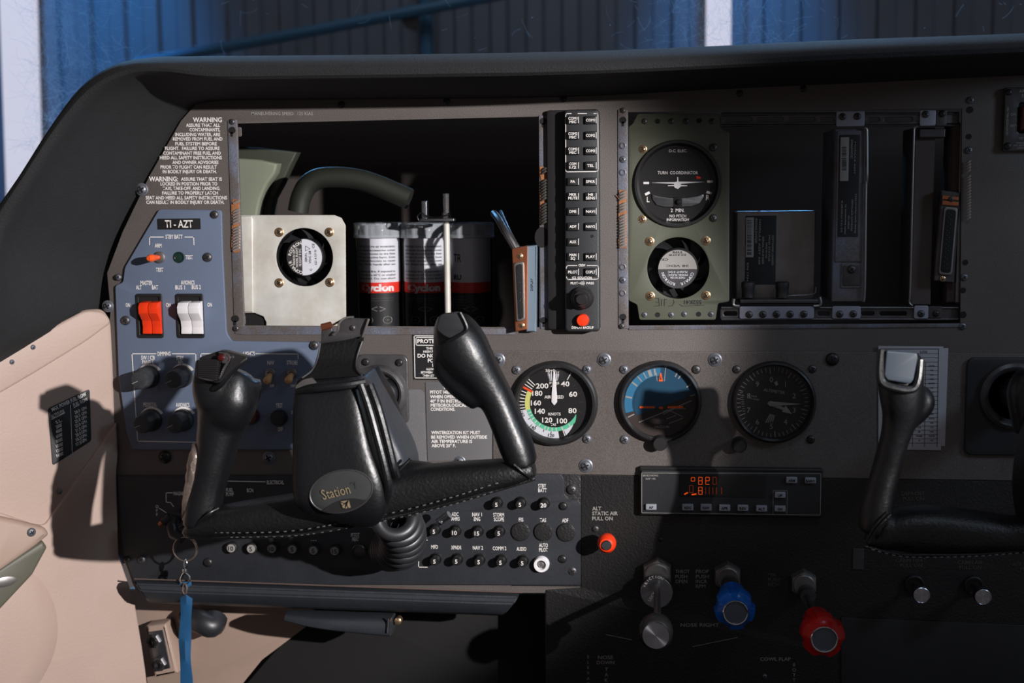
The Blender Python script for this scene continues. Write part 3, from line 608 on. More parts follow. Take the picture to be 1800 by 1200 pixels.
# toggles
def toggle(px, py, tx, ty, d, mt, name, rb=10, rt=6.5, label=None):
    bm = NB(); k = U(px, py, 1); lathe(bm, PM(px, py, .0035), [(rb*k, 0), (rb*k, .0015), (rb*.8*k, .002), (rb*.7*k, .004), (rb*.45*k, .0042), (rb*.4*k, .002)], 28)
    a = part(sp, name, bm, 'zinc', label=label); bm = NB(); p0 = P(px, py, .004); p1 = P(tx, ty, d); n = 8
    pts = [p0.lerp(p1, i/n) for i in range(n+1)]; tube(bm, pts, rt*k, 16, rad=[.55, .6, .68, .76, .84, .92, 1, .95, .55]); part(a, 'lever', bm, mt)
toggle(281, 452, 261, 454, .026, 'orange', 'toggle_switch', label='toggle switch with orange lever')
toggle(476, 656, 468, 672, .016, 'tan', 'toggle_switch', 9, 7, 'toggle switch with tan lever under NAV'); toggle(514, 656, 505, 671, .016, 'tan', 'toggle_switch', 9, 7, 'toggle switch with tan lever under STROBE')
bm = NB(); k = U(315, 452, 1); lathe(bm, PM(315, 452, .0035), [(9.5*k, 0), (9.5*k, .001), (8*k, .0014), (7*k, .0002), (.1*k, .001)], 28); part(sp, 'indicator_lamp', bm, 'greenled', label='dark green indicator lamp')
# rockers
def rocker(x0, x1, y0, y1, rx0, rx1, mt, label):
    bm = NB(); plate(bm, PF, prr(PF, x0, y0, x1, y1, 4, .0045), (prr(PF, x0+5, y0+5, x1-5, y1-5, 2, .0045),), .003, .0050, .0005); a = part(sp, 'rocker_switch', bm, 'plastic', label=label)
    bm = NB(); sheet(bm, PF, prr(PF, x0+4, y0+4, x1-4, y1-4, 1, .0036), (), .0036); part(a, 'switch_well', bm, 'hole', smooth=-1)
    mx = (rx0+rx1)/2
    for p0, p1 in ((rx0, mx-.5), (mx+.5, rx1)):
        bm = NB(); prof = ((.0042, y0+12), (.0135, y0+14), (.0165, y0+21), (.0160, y0+32), (.0085, y0+46), (.0070, y0+58), (.0080, y1-9), (.0042, y1-8))
        ya = [P(300, y, 0).z for h, y in prof]; xa, xb = P(p0+8, 550, 0).x, P(p1+8, 550, 0).x
        xa, xb = P(p0, 545, .012).x, P(p1, 545, .012).x
        l = [bm.verts.new((xa, -h, z)) for (h, y), z in zip(prof, ya)]; r = [bm.verts.new((xb, -h, z)) for (h, y), z in zip(prof, ya)]
        N = len(l)
        for i in range(N): bm.faces.new((l[i], l[(i+1) % N], r[(i+1) % N], r[i])).smooth = True
        bm.faces.new(l); bm.faces.new(r[::-1]); bmesh.ops.recalc_face_normals(bm, faces=bm.faces)
        bmesh.ops.bevel(bm, geom=[e for e in bm.edges], offset=.0007, segments=2, affect='EDGES', profile=.6); part(a, 'rocker', bm, mt)
rocker(240, 286, 516, 594, 246, 279, 'red', 'red double rocker switch'); rocker(310, 358, 516, 594, 314, 352, 'whitepl', 'white double rocker switch')
# dimmer knobs
def dimmer(px, py, d=.024, r=19):
    k = U(px, py, 1); bm = NB(); prof = [(r*k, 0), (r*k, .004), (r*.85*k, .006), (r*.82*k, d-.002), (r*.74*k, d), (r*.6*k, d+.0004), (.001, d+.0004)]
    lathe(bm, PM(px, py, .0035), prof, 48, mod=lambda a, q, h: 1-.035*(math.cos(a*12) > 0)*(h > .005))
    f = PF.up(.0035+d+.0005); u, v = PF.uv(px, py, .0035); a = math.radians(205)
    c, s = math.cos(a), math.sin(a); w_ = .6*k
    put(bm, ([(u+c*r*.15*k-s*w_, v+s*r*.15*k+c*w_, 0), (u+c*r*.15*k+s*w_, v+s*r*.15*k-c*w_, 0), (u+c*r*.72*k+s*w_, v+s*r*.72*k-c*w_, 0), (u+c*r*.72*k-s*w_, v+s*r*.72*k+c*w_, 0)], [(0, 1, 2, 3)]), f.M, 1)
    part(sp, 'dimmer_knob', bm, ['knob', 'silk'])
for x, y in ((262, 662), (320, 661), (266, 738), (322, 738)): dimmer(x, y)
for x, y, m_, lb in ((443, 730, 'redled', 'dark red round button'), (492, 733, 'plastic', 'black round rotary knob')):
    bm = NB(); k = U(x, y, 1); lathe(bm, PM(x, y, .0035), [(14*k, 0), (14*k, .006), (12*k, .009), (.001, .0095)], 28); part(sp, 'round_button', bm, m_, label=lb)
screw(ip, 290, 803, 11, 'dark', 0); screw(ip, 473, 804, 11, 'big', 0)

# ================================================================== circuit breaker panel
cb = thing('circuit_breaker_panel', 'black circuit breaker panel with rows of numbered push buttons below the left yoke', 'circuit breaker panel', P(620, 930))
bm = NB(); o = soft(pp(PF, [(206, 836), (985, 832), (991, 840), (992, 868), (1000, 877), (1016, 878), (1021, 886), (1021, 1028), (238, 1026), (216, 965)], .002), .002); plate(bm, PF, o, (), .0012, .0030, .0004); part(cb, 'panel_plate', bm, 'breaker')
bm = NB(); plate(bm, PF, pp(PF, [(980, 832), (1021, 833), (1021, 1030), (900, 1029)]), (), 0, .0011, .0003); part(cb, 'backing_plate', bm, 'crinkle')
CF = PF.up(.0030)
bm = NB()
for s, a, b, y in (('ELECTRICAL', 469, 499, 847.5), ('FUEL', 397, 410, 861), ('PUMP', 397, 411, 868.5), ('BCN', 434, 445, 861.5), ('MAGNETOS', 305, 333, 867), ('STBY', 946, 960, 853.5), ('BATT', 946, 961, 861.5), ('ADC', 794, 806, 903.5), ('AHRS', 793, 808, 911.5), ('NAV 1', 830, 847, 904), ('ENG', 833, 844, 912), ('STORM', 867, 886, 904.5), ('SCOPE', 868, 886, 912.5),
  ('FIS', 912, 920, 913), ('TAS', 949, 960, 914), ('ADF', 988, 999, 914.5), ('MFD', 758, 770, 961), ('XPNDR', 793, 811, 962), ('NAV 2', 831, 849, 962.5), ('COMM 2', 866, 890, 963.5), ('AUDIO', 908, 925, 964.5), ('AUTO', 947.5, 963, 958), ('PILOT', 947.5, 963, 966), ('US', 733, 740, 922), ('AVN', 731, 742, 965), ('BUS', 731, 742, 973), ('2', 735, 738, 980), ('...', 546, 556, 947), ('PITOT', 617, 632, 940), ('HEAT', 619, 631, 947.5)): T(bm, CF, s, a, b, y, 6.4, Hs, bold=.015)
for l in ([(466, 846.5), (389, 845), (389, 856)], [(736, 928), (736, 945), (750, 945)], [(751, 949), (736, 949), (736, 959)], [(736, 983), (736, 996.5), (751, 996.5)], [(303, 866), (292, 866), (292, 882), (300, 883), (305, 890)], [(280, 893), (293, 901)]): L(bm, CF, l, 1.3, Hs)
for i, ch in enumerate('OFF'): TN(bm, CF, ch, 276, 890+i*7, 5, Hs)
letters(cb, bm)
def breaker_mesh(num, ring=False, hi=.011, rad=10.5):
    b = NB(); k = .00054; Mz = ZF.M
    lathe(b, Mz, [(rad*k, 0), (rad*k, .002), (rad*.88*k, .003), (rad*.8*k, .001)], 28)
    lathe(b, Mz, [(8.3*k, 0), (8.3*k, hi-.001), (7.4*k, hi), (.0001, hi)], 28)
    text_at(b, Mz @ Matrix.Translation((0, 0, hi+.0002)), num, None, 7.2*k, 1, .02)
    return mesh_of(b, 'circuit_breaker', ['plastic', 'white'], smooth=.6)
BM_ = {}
for x, y, s in ((870, 886, '5'), (911, 886, '5'), (952, 887, '20'), (761, 933, '5'), (797, 935, '10'), (836, 936, '15'), (874, 936, '5'), (762, 985, '5'), (800, 985, '5'), (839, 986, '5'), (877, 987, '5'), (915, 988, '5')):
    if s not in BM_: BM_[s] = breaker_mesh(s)
    inst(cb, 'circuit_breaker', BM_[s], P(x+5, y-4, .003))
def low_breaker(num):
    b = NB(); k = .00054; lathe(b, ZF.M, [(10*k, 0), (10*k, .006), (8.5*k, .0065)], 28)
    lathe(b, ZF.M, [(7.6*k, .006), (7.6*k, .0072), (.0001, .0074)], 28, 1); text_at(b, ZF.M @ Matrix.Translation((0, 0, .0077)), num, None, 8*k, 2, .01)
    return mesh_of(b, 'circuit_breaker', ['plastic', 'silk', 'ink'])  # white caps drawn grey, their dimness put into the colour
for x, y, s in ((408, 962, '10'), (443, 963, '5'), (479, 963, '10'), (515, 964, '5'), (552, 966, '5'), (589, 967, '15')):
    if 'l'+s not in BM_: BM_['l'+s] = low_breaker(s)
    inst(cb, 'circuit_breaker', BM_['l'+s], P(x+2, y-2, .003), label='circuit breaker with white cap')
for x, y in ((632, 968), (661, 970)):
    bm = NB(); k = U(x, y, 1); lathe(bm, PM(x, y, .003), [(13*k, 0), (13*k, .003), (11*k, .004), (10*k, .002), (.001, .003)], 24); part(cb, 'blank_plug', bm, 'gunmetal')
for x, y in ((915, 934), (955, 934), (995, 935)):
    bm = NB(); k = U(x, y, 1); lathe(bm, PM(x, y, .003), [(16.5*k, 0), (16.5*k, .0012), (15*k, .002), (12*k, .0022), (.001, .0022)], 36); part(cb, 'blank_plug', bm, 'crinkle', label='round black blanking plug')
bm = NB(); k = U(951, 990, 1); lathe(bm, PM(952, 990, .003), [(14*k, 0), (14*k, .004), (12.5*k, .006), (8.5*k, .006), (7.5*k, .003), (7*k, .0005)], 36); q = part(cb, 'collared_breaker', bm, 'whitepl', label='breaker with white pull ring')
bm = NB(); lathe(bm, PM(952, 990, .003), [(5.5*k, 0), (5.5*k, .004), (3*k, .0055), (.001, .0055)], 20); part(q, 'breaker_button', bm, 'zinc')
for x, y, r, kd in ((990, 889, 7.5, 'dark'), (989, 982, 7.5, 'dark'), (1005, 860, 9, 'zinc'), (1006, 1003, 9, 'zinc'), (223, 983, 6, 'dark'), (249, 983, 7, 'zinc'), (366, 988, 8, 'dark'), (709, 995, 4, 'zinc')): screw(cb, x, y, r, kd, .003 if x < 1000 else .0012)
# key lock, key, ring, lanyard
bm = NB(); k = U(314, 912, 1)
lathe(bm, PM(314, 912, .003), [(15*k, 0), (15*k, .004), (13*k, .006), (11*k, .006), (10*k, .004), (7*k, .004), (6*k, .007), (.001, .007)], 32); part(cb, 'magneto_lock', bm, 'gunmetal')
t = thing('ignition_key', 'dark headed ignition key standing in the magneto lock', 'key', P(305, 920, .01))
bm = NB(); tube(bm, [P(314, 912, .008), P(310, 917, .022)], .002, 8); part(t, 'key_blade', bm, 'chrome')
bm = NB(); tube(bm, [P(304, 905, .026), P(300, 920, .028), P(306, 938, .03), P(322, 945, .032)], .006, 12, flat=1); tube(bm, [P(300, 908, .028), P(288, 918, .03)], .0055, 12); part(t, 'key_head', bm, 'plastic')
bm = NB(); tube(bm, [P(286, 918, .0295), P(281, 923, .030)], .003, 10); part(t, 'copper_tip', bm, 'copper')
c = P(326, 964, .035); r = U(326, 964, 21, .035)
bm = NB(); tube(bm, [c+V((r*math.cos(a*math.pi/20), .0015*math.sin(a*math.pi/20), r*math.sin(a*math.pi/20))) for a in range(40)], .0008, 8, True); tube(bm, [c+V((r*.97*math.cos(a*math.pi/20), -.0015, r*.97*math.sin(a*math.pi/20))) for a in range(40)], .0007, 8, True)
single('key_ring', bm, 'ring', 'round split key ring hanging from the ignition key above the blue lanyard', 'key ring')
t = thing('lanyard', 'blue ribbon lanyard with metal swivel hanging from the key ring', 'lanyard', P(326, 1010, .036))
bm = NB(); tube(bm, spl([P(326, 982, .036), P(328.5, 990, .037), P(325, 998, .037), P(323.5, 990, .037), P(326, 982, .036)], 5), .0009, 8); lathe(bm, PM(325.5, 1004, .033) @ Matrix.Rotation(math.pi/2, 4, 'X'), [(.0024, -.003), (.0028, 0), (.0024, .003)], 16)
tube(bm, spl([P(320, 1012, .036), P(325, 1006, .037), P(332, 1012, .036), P(333, 1020, .036), P(326, 1026, .037), P(318, 1021, .036)], 5, True), .0011, 8, True); part(t, 'swivel_hook', bm, 'chrome')
bm = NB(); n = 30; rows = []
for i in range(n+1):
    f_ = i/n; y = 1022+f_*215; wob = 1.4*math.sin(f_*9); hw = 10.3+.8*math.sin(f_*17); cx = 326+wob+f_*1.0
    rows.append([(P(cx-hw, y, .036)), P(cx, y, .0375+.0012*math.sin(f_*14)), P(cx+hw, y, .036), P(cx+hw, y, .0345), P(cx, y, .036+.0012*math.sin(f_*14)), P(cx-hw, y, .0345)])
vr = [[bm.verts.new(p) for p in r_] for r_ in rows]
for i in range(n):
    for k_ in range(6): bm.faces.new((vr[i][k_], vr[i][(k_+1) % 6], vr[i+1][(k_+1) % 6], vr[i+1][k_])).smooth = True
bm.faces.new(vr[0]); bm.faces.new(vr[-1]); part(t, 'ribbon', bm, 'ribbon')
bm = NB(); tube(bm, [P(325+3.5*math.cos(a), 1035+9*math.sin(a), .039) for a in [i*.3142*1 for i in range(20)]], .0009, 8, True); part(t, 'eyelet', bm, 'ring')
# bolster under the breakers
t = thing('knee_bolster', 'long black padded bolster running under the circuit breaker panel', 'bolster', P(580, 1045))
bm = NB(); st = []
prof = ((.001, 0), (.030, 2), (.038, 8), (.040, 20), (.034, 36), (.020, 42), (.001, 40))
for f_ in [i/16 for i in range(17)]:
    x = 232+f_*660; yt = 1018+f_*23; st.append([P(x+(25 if f_ < .01 else 0) if q == 0 else x+(8 if f_ == 1 and q > 10 else 0)-(q*1.0 if f_ == 1 else 0)+(q*.7 if f_ == 0 else 0)+(26 if f_ == 1 else 0), yt+q*.98, d) for d, q in prof])
vr = [[bm.verts.new(p) for p in r_] for r_ in st]; m = len(prof)
for i in range(len(vr)-1):
    for k_ in range(m): bm.faces.new((vr[i][k_], vr[i][(k_+1) % m], vr[i+1][(k_+1) % m], vr[i+1][k_]))
bm.faces.new(vr[0][::-1]); bm.faces.new(vr[-1]); bmesh.ops.recalc_face_normals(bm, faces=bm.faces); bmesh.ops.bevel(bm, geom=bm.edges[:], offset=.0015, segments=2, affect='EDGES'); part(t, 'padded_body', bm, 'padlow')
bm = NB(); tube(bm, [P(236, 1017, .031), P(500, 1026, .031), P(918, 1041, .031)], .0007, 6); part(t, 'top_piping', bm, 'brownedge', label='thin brown edge line')
t = thing('shelf_bracket', 'short dark bracket with a bright end hanging below the bolster', 'bracket', P(590, 1090))
bm = NB(); limb(bm, [(505, 1081, .02, 12, .02), (560, 1088, .02, 20, .03), (640, 1094, .02, 28, .03), (690, 1097, .02, 32, .03)], 4, 20); part(t, 'bracket_arm', bm, 'padlow')
bm = NB(); tube(bm, [P(683, 1086, .036), P(681, 1112, .036)], .0012, 8); part(t, 'bright_end', bm, 'alum')
bm = NB(); lathe(bm, PM(702, 1087, .01), [(.0035, 0), (.0035, .008), (.002, .009)], 16); part(t, 'brass_stud', bm, 'brass')
M['flange'] = mat('cast_grey_metal', (88, 86, 88), .35, .3, .3, 200, .3, 50)
# ================================================================== contents of the left opening
BF = PF.up(-.022)
t = thing('fan_bracket', 'cream painted sheet metal bracket with round fan hole in the left window', 'bracket', BF.hit(520, 480))
bm = NB(); o = pp(BF, [(400, 378)] + [(588, 378), (600, 383), (607, 396), (608, 572), (608, 590), (468, 590), (468, 566), (463, 556), (448, 550), (400, 550)])
plate(bm, BF, o, (circ(*BF.uv(535, 452), U(535, 452, 50, 0, BF), 64),), -.0018, 0, .0004); part(t, 'bracket_plate', bm, 'cream')
bm = NB(); plate(bm, BF, pp(BF, [(400, 379.5), (443, 379.5), (446, 385), (446, 548), (400, 548)]), (), .0001, .0032, .0014); part(t, 'bent_flange', bm, 'cream')
bm = NB(); plate(bm, BF, soft(pp(BF, [(400, 552), (446, 552), (462, 560), (463, 592), (400, 592)]), .0015), (), -.004, -.0019); part(t, 'dark_notch', bm, 'hole')
def fan(name_lbl, fr, x, y, R, r, brass_pts, rot, parent_name='cooling_fan'):
    t = thing(parent_name, name_lbl, 'fan', fr.hit(x, y)); k = U(x, y, 1, 0, fr)
    bm = NB(); lathe(bm, PM(x, y, -.004, fr) if fr is PF else FM(fr, *fr.uv(x, y), -.004), [((R+4)*k, -.022), ((R+4)*k, -.001), (R*k, -.001), (R*.98*k, -.02), (.001, -.0205)], 64)
    part(t, 'fan_housing', bm, 'plastic')
    bm = NB()
    for i in range(7):
        a = 2*math.pi*i/7+rot; Mz = FM(fr, *fr.uv(x, y), -.012) @ Matrix.Rotation(a, 4, 'Z')
        g = ([], []); n = 6
        for j in range(n):
            f_ = j/(n-1); rr_ = (r*.9+(R*.95-r*.9)*f_)*k; hw = (4+5*f_)*k
            for s_, h in ((-1, -.005), (1, .005)):
                th = s_*hw/rr_+f_*.35; g[0].append((rr_*math.cos(th), rr_*math.sin(th), h)); 
            for s_, h in ((1, .0042), (-1, -.0058)):
                th = s_*hw/rr_+f_*.35; g[0].append((rr_*math.cos(th), rr_*math.sin(th), h))
            if j:
                b_ = 4*j
                for q in range(4): g[1].append((b_-4+q, b_-4+(q+1) % 4, b_+(q+1) % 4, b_+q))
        put(bm, g, Mz)
    part(t, 'fan_blades', bm, 'rubber')
    bm = NB(); lathe(bm, FM(fr, *fr.uv(x, y), -.014), [(r*1.02*k, 0), (r*1.02*k, .0125), (r*.97*k, .0135), (.001, .0135)], 48); hub = part(t, 'fan_hub', bm, 'plastic')
    for bx, by in brass_pts: screw(t, bx, by, 8, 'brass', 0, fr=fr)
    return t, hub, fr.up(.0000)
f, hub, hf = fan('black round fan framed by the cream bracket in the left window', BF, 535, 452, 51, 32, ((491, 408), (579, 408), (491, 497), (580, 496)), .3)
bm = NB(); HF = BF.up(-.0004)
half = [(BF.uv(531, 452)[0]+0*1, 0)]
u, v = HF.uv(535, 452); k = U(535, 452, 1, 0, HF); r = 31*k
a0 = math.acos(-4/31)
sheet(bm, HF, [(u+r*math.cos(-a0+2*a0*i/30), v+r*math.sin(-a0+2*a0*i/30)) for i in range(31)], (), 0, 0)
sheet(bm, HF, [(u+r*math.cos(a0+(2*math.pi-2*a0)*i/24), v+r*math.sin(a0+(2*math.pi-2*a0)*i/24)) for i in range(25)], (), 0, 1)
TARC(bm, HF, 'COMAIR', 535, 453, 26, 256, 196, 5.2, .0003, 2); TARC(bm, HF, 'ROTRON', 535, 453, 26, 166, 106, 5.2, .0003, 2)
for s, dx, ln, m_ in (('FLIGHT II DC', -7.5, 30, 2), ('MODEL FLIGHT', -13, 34, 2), ('MADE IN USA', -18, 26, 2), ('SERIAL', 3, 16, 3), ('CE', 16, 8, 3), ('VDC 28', 10, 22, 3), ('0.21 A 5.9 W', 20, 26, 3), ('C', 12, 4, 3)):
    dy = {'CE': -20, 'C': 22}.get(s, 0); uu, vv = HF.uv(535+dx, 452+dy); text_at(bm, FM(HF, uu, vv, .0003) @ Matrix.Rotation(math.pi/2, 4, 'Z'), s, ln*k, 3.6*k, m_)
L(bm, HF, [(537, 432), (545, 437), (537, 441)], .6, .0003, 3, True)
part(hub, 'fan_label', bm, ['labelw', 'gunmetal', 'white', 'ink'], smooth=-1)
# battery cells
bt = .125
BB = PF.up(-bt)
for i, (cx, lb) in enumerate(((667, 'leftmost battery cell in clear tube, brightly lit white label with red band'), (748, 'middle battery cell in clear tube with red band, half in shadow'), (826, 'rightmost battery cell behind the threaded rod, in deep shadow'))):
    c = BB.hit(cx, 480); k = U(cx, 480, 1, 0, BB); R = 36*k; t = thing('battery_cell', lb, 'battery', V((c.x, c.y, BB.hit(cx, 585).z)), 'battery cells in the left window')
    zz = lambda y: BB.hit(cx, y).z
    Mc = Matrix.Translation((c.x, c.y, 0)); Mv = lambda z: Matrix.Translation((c.x, c.y, z))
    bm = NB(); lathe(bm, Mv(0), [(R*.97, zz(600)), (R*.97, zz(512)), (R, zz(512)-.00001)], 48, 0); lathe(bm, Mv(0), [(R, zz(512)), (R, zz(494))], 48, 1); lathe(bm, Mv(0), [(R, zz(494)), (R, zz(417)), (R*.9, zz(415)), (.001, zz(415))], 48, 2)
    cell = part(t, 'cell_body', bm, ['ink', 'labelred', 'labelw'])
    bm = NB()
    def wrap(s, x0, x1, y, cap, mi, bold=.012):
        b2 = NB(); T(b2, BB, s, x0, x1, y, cap, 0, mi, bold=bold)
        for v in b2.verts:
            dx = (v.co.x-c.x)/R; a = max(-1.5, min(1.5, dx)); v.co = V((c.x+(R*1.006)*math.sin(a), c.y-(R*1.006)*math.cos(a), v.co.z))
        m2 = bpy.data.meshes.new('x'); b2.to_mesh(m2); b2.free(); bm.from_mesh(m2); bpy.data.meshes.remove(m2)
    if i < 2:
        for q, s in enumerate(('PROPOSITION 65 WARNING:', 'and related accessories contain', 'chemicals known to the State', 'and reproductive harm. Some', 'chemicals known to cause', 'harm. Wash hands after use', '', 'or chemical fire, if exposed to', 'or heat above 60°C or crushed', 'incinerated. Do not short')):
            if s: wrap(s, cx-38, cx+38, 432+q*6.1, 3.2, 0, .02)
        wrap('Cyclon', cx-28, cx+34, 503, 11, 1, .05)
    else:
        wrap('TR', cx-26, cx-10, 452, 14, 0); wrap('RU', cx-26, cx-10, 485, 8, 0, .04)
        for q in range(5): wrap('-------------', cx-30, cx, 518+q*5, 3, 2)
    for q, yy in enumerate((520, 524)): wrap('_____________', cx-32, cx+34, yy, 2, 2, 0)
    for xx in (cx-12, cx+22): wrap('O', xx-9, xx+9, 559, 14, 2, -.03); wrap('+', xx-4, xx+4, 559, 4, 2, -.02)
    wrap('<>', cx-6, cx+18, 540, 14, 2, -.02)
    part(cell, 'cell_lettering', bm, ['ink', 'whitepl', 'silk'], smooth=-1)
    bm = NB(); R2 = 39*k; lathe(bm, Mv(0), [(R2, zz(600)), (R2, zz(418)), (R2*1.04, zz(418)), (R2*1.04, zz(392)), (R2*.97, zz(391)), (R2*.97, zz(399)), (.001, zz(400))], 48)
    for q in range(10):
        a = math.radians(195+q*16.5); put(bm, ([(R2*1.05*math.cos(a+e), R2*1.05*math.sin(a+e), zz(y_)) for y_ in (416, 395) for e in (-.035, .035)], [(0, 1, 3, 2)]), Mv(0))
    part(t, 'clear_tube', bm, 'clear')
    bm = NB(); lathe(bm, Mv(0), [(R2*1.05, zz(417)), (R2*1.05, zz(394)), (R2*1.0, zz(394)), (R2*1.0, zz(416))], 48, mod=lambda a, q, h: 1+.05*(math.sin(a*9) > .2)); part(t, 'castellated_cap', bm, 'clearcap')
    bm = NB(); lathe(bm, Mv(0), [(R2*1.08, zz(417)), (R2*1.1, zz(416)), (R2*1.1, zz(412)), (R2*1.06, zz(411))], 48); lathe(bm, Mv(0), [(R2*1.06, zz(396)), (R2*1.09, zz(395)), (R2*1.09, zz(392)), (R2*1.04, zz(391))], 48); part(t, 'cap_rim', bm, 'clearcap')
# threaded rod with bracket
RFm = PF.up(-.065); t = thing('threaded_rod', 'upright threaded rod with small angle bracket standing before the batteries', 'rod', RFm.hit(788, 575))
bm = NB(); c = RFm.hit(786, 470); k = U(786, 470, 1, 0, RFm); zz = lambda y: RFm.hit(786, y).z
pr = []; y = 392
while y > 341: pr += [(5.4*k, zz(y)), (4.6*k, zz(y-1.1))]; y -= 2.2
lathe(bm, Matrix.Translation((c.x, c.y, 0)), pr+[(.0008, zz(340))], 20); part(t, 'thread', bm, 'zinc')
bm = NB(); lathe(bm, Matrix.Translation((c.x, c.y, 0)), [(5.5*k, zz(588)), (5.5*k, zz(394)), (4*k, zz(392))], 24); part(t, 'sleeve', bm, 'cream')
bm = NB(); pbox(bm, RFm, 738, 384, 798, 389, -.006, .006, .0005); pbox(bm, RFm, 741, 353, 750, 388, -.006, .004, .0005); part(t, 'angle_bracket', bm, 'alum')
bm = NB(); lathe(bm, Matrix.Translation((c.x, c.y, 0)), [(8*k, zz(384)), (8*k, zz(374)), (5*k, zz(373))], 6); part(t, 'nut', bm, 'chrome')
bm = NB(); tube(bm, spl([RFm.hit(742, 374, .006), RFm.hit(752, 380, .007), RFm.hit(768, 382, .007), RFm.hit(786, 378, .007)], 6), .0007, 6); tube(bm, spl([RFm.hit(740, 373, .005), RFm.hit(734, 380, .006), RFm.hit(737, 388, .006), RFm.hit(743, 386, .006)], 6), .0005, 6); part(t, 'lock_wire', bm, 'chrome')
# connector left
def slab(bm, fr, quad, h0, h1, bev=.0004, mi=0, r=.0004): plate(bm, fr, soft(pp(fr, quad, h1), r), (), h0, h1, bev, mi)
t = thing('data_connector', 'gold rimmed multi-pin connector with blue shell left of the audio panel', 'connector', P(922, 510, .012), 'multi-pin connectors')
bm = NB(); slab(bm, PF, [(912, 434), (943, 431), (942, 583), (925, 583)], -.012, .010, .001); part(t, 'shell', bm, 'connblue')
bm = NB(); slab(bm, PF, [(900, 437), (927, 431), (927, 579), (906, 583)], .008, .013, .0006); part(t, 'flange', bm, 'copper')
bm = NB(); slab(bm, PF, [(903, 462), (921, 459), (923, 563), (908, 566)], .013, .0160, .0006, 0, .003); q = part(t, 'rim', bm, 'zinc')
bm = NB(); slab(bm, PF, [(906, 466), (918, 463), (920, 559), (911, 562)], .0155, .0163, .0002, 0, .0025); q = part(t, 'pin_face', bm, 'hole')
bm = NB()
for i in range(25):
    for j in (0, 1, 2):
        if (i+j) % 3 == 0: continue
        p = P(909+j*4+i*.1, 471+i*3.6, .0165); bmesh.ops.create_cube(bm, size=.0005, matrix=Matrix.Translation(p))
part(q, 'pins', bm, 'chrome', smooth=-1)
screw(t, 914, 450, 5, 'brass', .0132); screw(t, 917, 572, 5, 'brass', .0132)
bm = NB(); tube(bm, spl([P(868, 375, -.05), P(876, 385, -.02), P(890, 410, .0), P(908, 440, .002)], 6), .0035, 10); tube(bm, spl([P(880, 372, -.05), P(892, 400, -.01), P(905, 425, .002), P(915, 440, .002)], 6), .002, 8); part(t, 'cable', bm, 'gunmetal')
bm = NB(); TN(bm, PF.up(.0103), 'DISPLAY', 935, 500, 4, .0001, 0, 90); letters(t, bm, 'ink')

# ================================================================== audio panel
ap = thing('audio_panel', 'tall narrow black audio selector panel with two columns of buttons and orange button', 'audio panel', P(1023, 390))
AF = PF.up(.018)
bm = NB(); plate(bm, PF, prr(PF, 992.5, 192, 1054, 583, 7, .018), (), 0, .018, .002); part(ap, 'case', bm, 'black')
bm = NB(); plate(bm, PF, prr(PF, 963, 194, 1000, 578, 5, 0), (), 0, .006, .001); part(ap, 'shadow_plate', bm, 'plastic')  # dark plate standing in for the shadow cast left of the case
rows = (('COM1|MIC', 'COM1'), ('COM2|MIC', 'COM2'), ('COM3|MIC', 'COM3'), ('COM|1/2', 'TEL'), ('PA', 'SPKR'), ('MKR|MUTE', 'HI|SENS'), ('DME', 'NAV1'), ('ADF', 'NAV2'), ('AUX', ''), ('MAN|SQ', 'PLAY'), ('PILOT', 'COPLT'))
ys = (211, 238, 265, 291, 319, 345, 371.5, 398, 425, 451, 478)
for (a, b), y in zip(rows, ys):
    for cx, s in ((1008, a), (1039, b)):
        if not s: continue
        bm = NB(); plate(bm, AF, prr(AF, cx-10.5, y-7, cx+10.5, y+7, 1.5), (), 0, .0028, .0007); bt_ = part(ap, 'push_button', bm, 'button')
        bm = NB(); ls = s.split('|'); n = len(ls)
        for i, q in enumerate(ls):
            wd = min(len(q)*4.0, 17); T(bm, AF, q, cx-1-wd/2, cx-1+wd/2, y+(i-(n-1)/2)*6.2, 4.6, .0030, bold=.02)
        L(bm, AF, [(cx+9, y-5.5), (cx+9, y+5)], .9, .0030); part(bt_, 'button_label', bm, 'white', smooth=-1)
bm = NB()
L(bm, AF, [(1004, 199.5), (996, 199.5), (994.5, 202), (994.5, 300), (996.5, 302), (1049, 301.5), (1051.5, 299), (1051, 201), (1049, 199.5), (1044, 199.5)], 1.1); L(bm, AF, [(1016, 199.5), (1031, 199.5)], 1.1)
L(bm, AF, [(1014, 466.5), (998, 466.5), (995.5, 469), (996, 488.5), (998, 491), (1050, 490.5), (1052, 488), (1052, 469), (1050, 466.5), (1032, 466.5)], 1.1)
for s, a, b, y in (('CREW', 1017, 1029, 466), ('ICS  ISOLATION', 1006, 1040, 488), ('PILOT', 1003, 1016, 497.5), ('PASS', 1031, 1044, 497.5), ('DISPLAY BACKUP', 1005, 1043.5, 575.5)): T(bm, AF, s, a, b, y, 4, bold=.02)
L(bm, AF, [(1017, 497.5), (1028, 497.5)], .8); ARC(bm, AF, 1023, 497.5, 2, 2.7, 0, 360); ARC(bm, AF, 1023, 497.5, 4, 4.6, -60, 60)
letters(ap, bm)
bm = NB(); k = U(1024, 524, 1); lathe(bm, FM(AF, *AF.uv(1024, 523), 0), [(20*k, 0), (20*k, .004), (17*k, .007), (15.5*k, .007), (15*k, .013), (13.5*k, .0145), (10*k, .0145), (9.5*k, .02), (8*k, .0212), (.001, .0212)], 40, mod=lambda a, q, h: 1-.03*(math.cos(a*14) > 0)*(h > .008)); part(ap, 'volume_knob', bm, 'plastic')
bm = NB(); lathe(bm, FM(AF, *AF.uv(1024.5, 562), 0), [(11*k, 0), (11*k, .004), (9.5*k, .006), (.001, .0065)], 32); part(ap, 'backup_button', bm, 'red', label='bright orange-red round button')
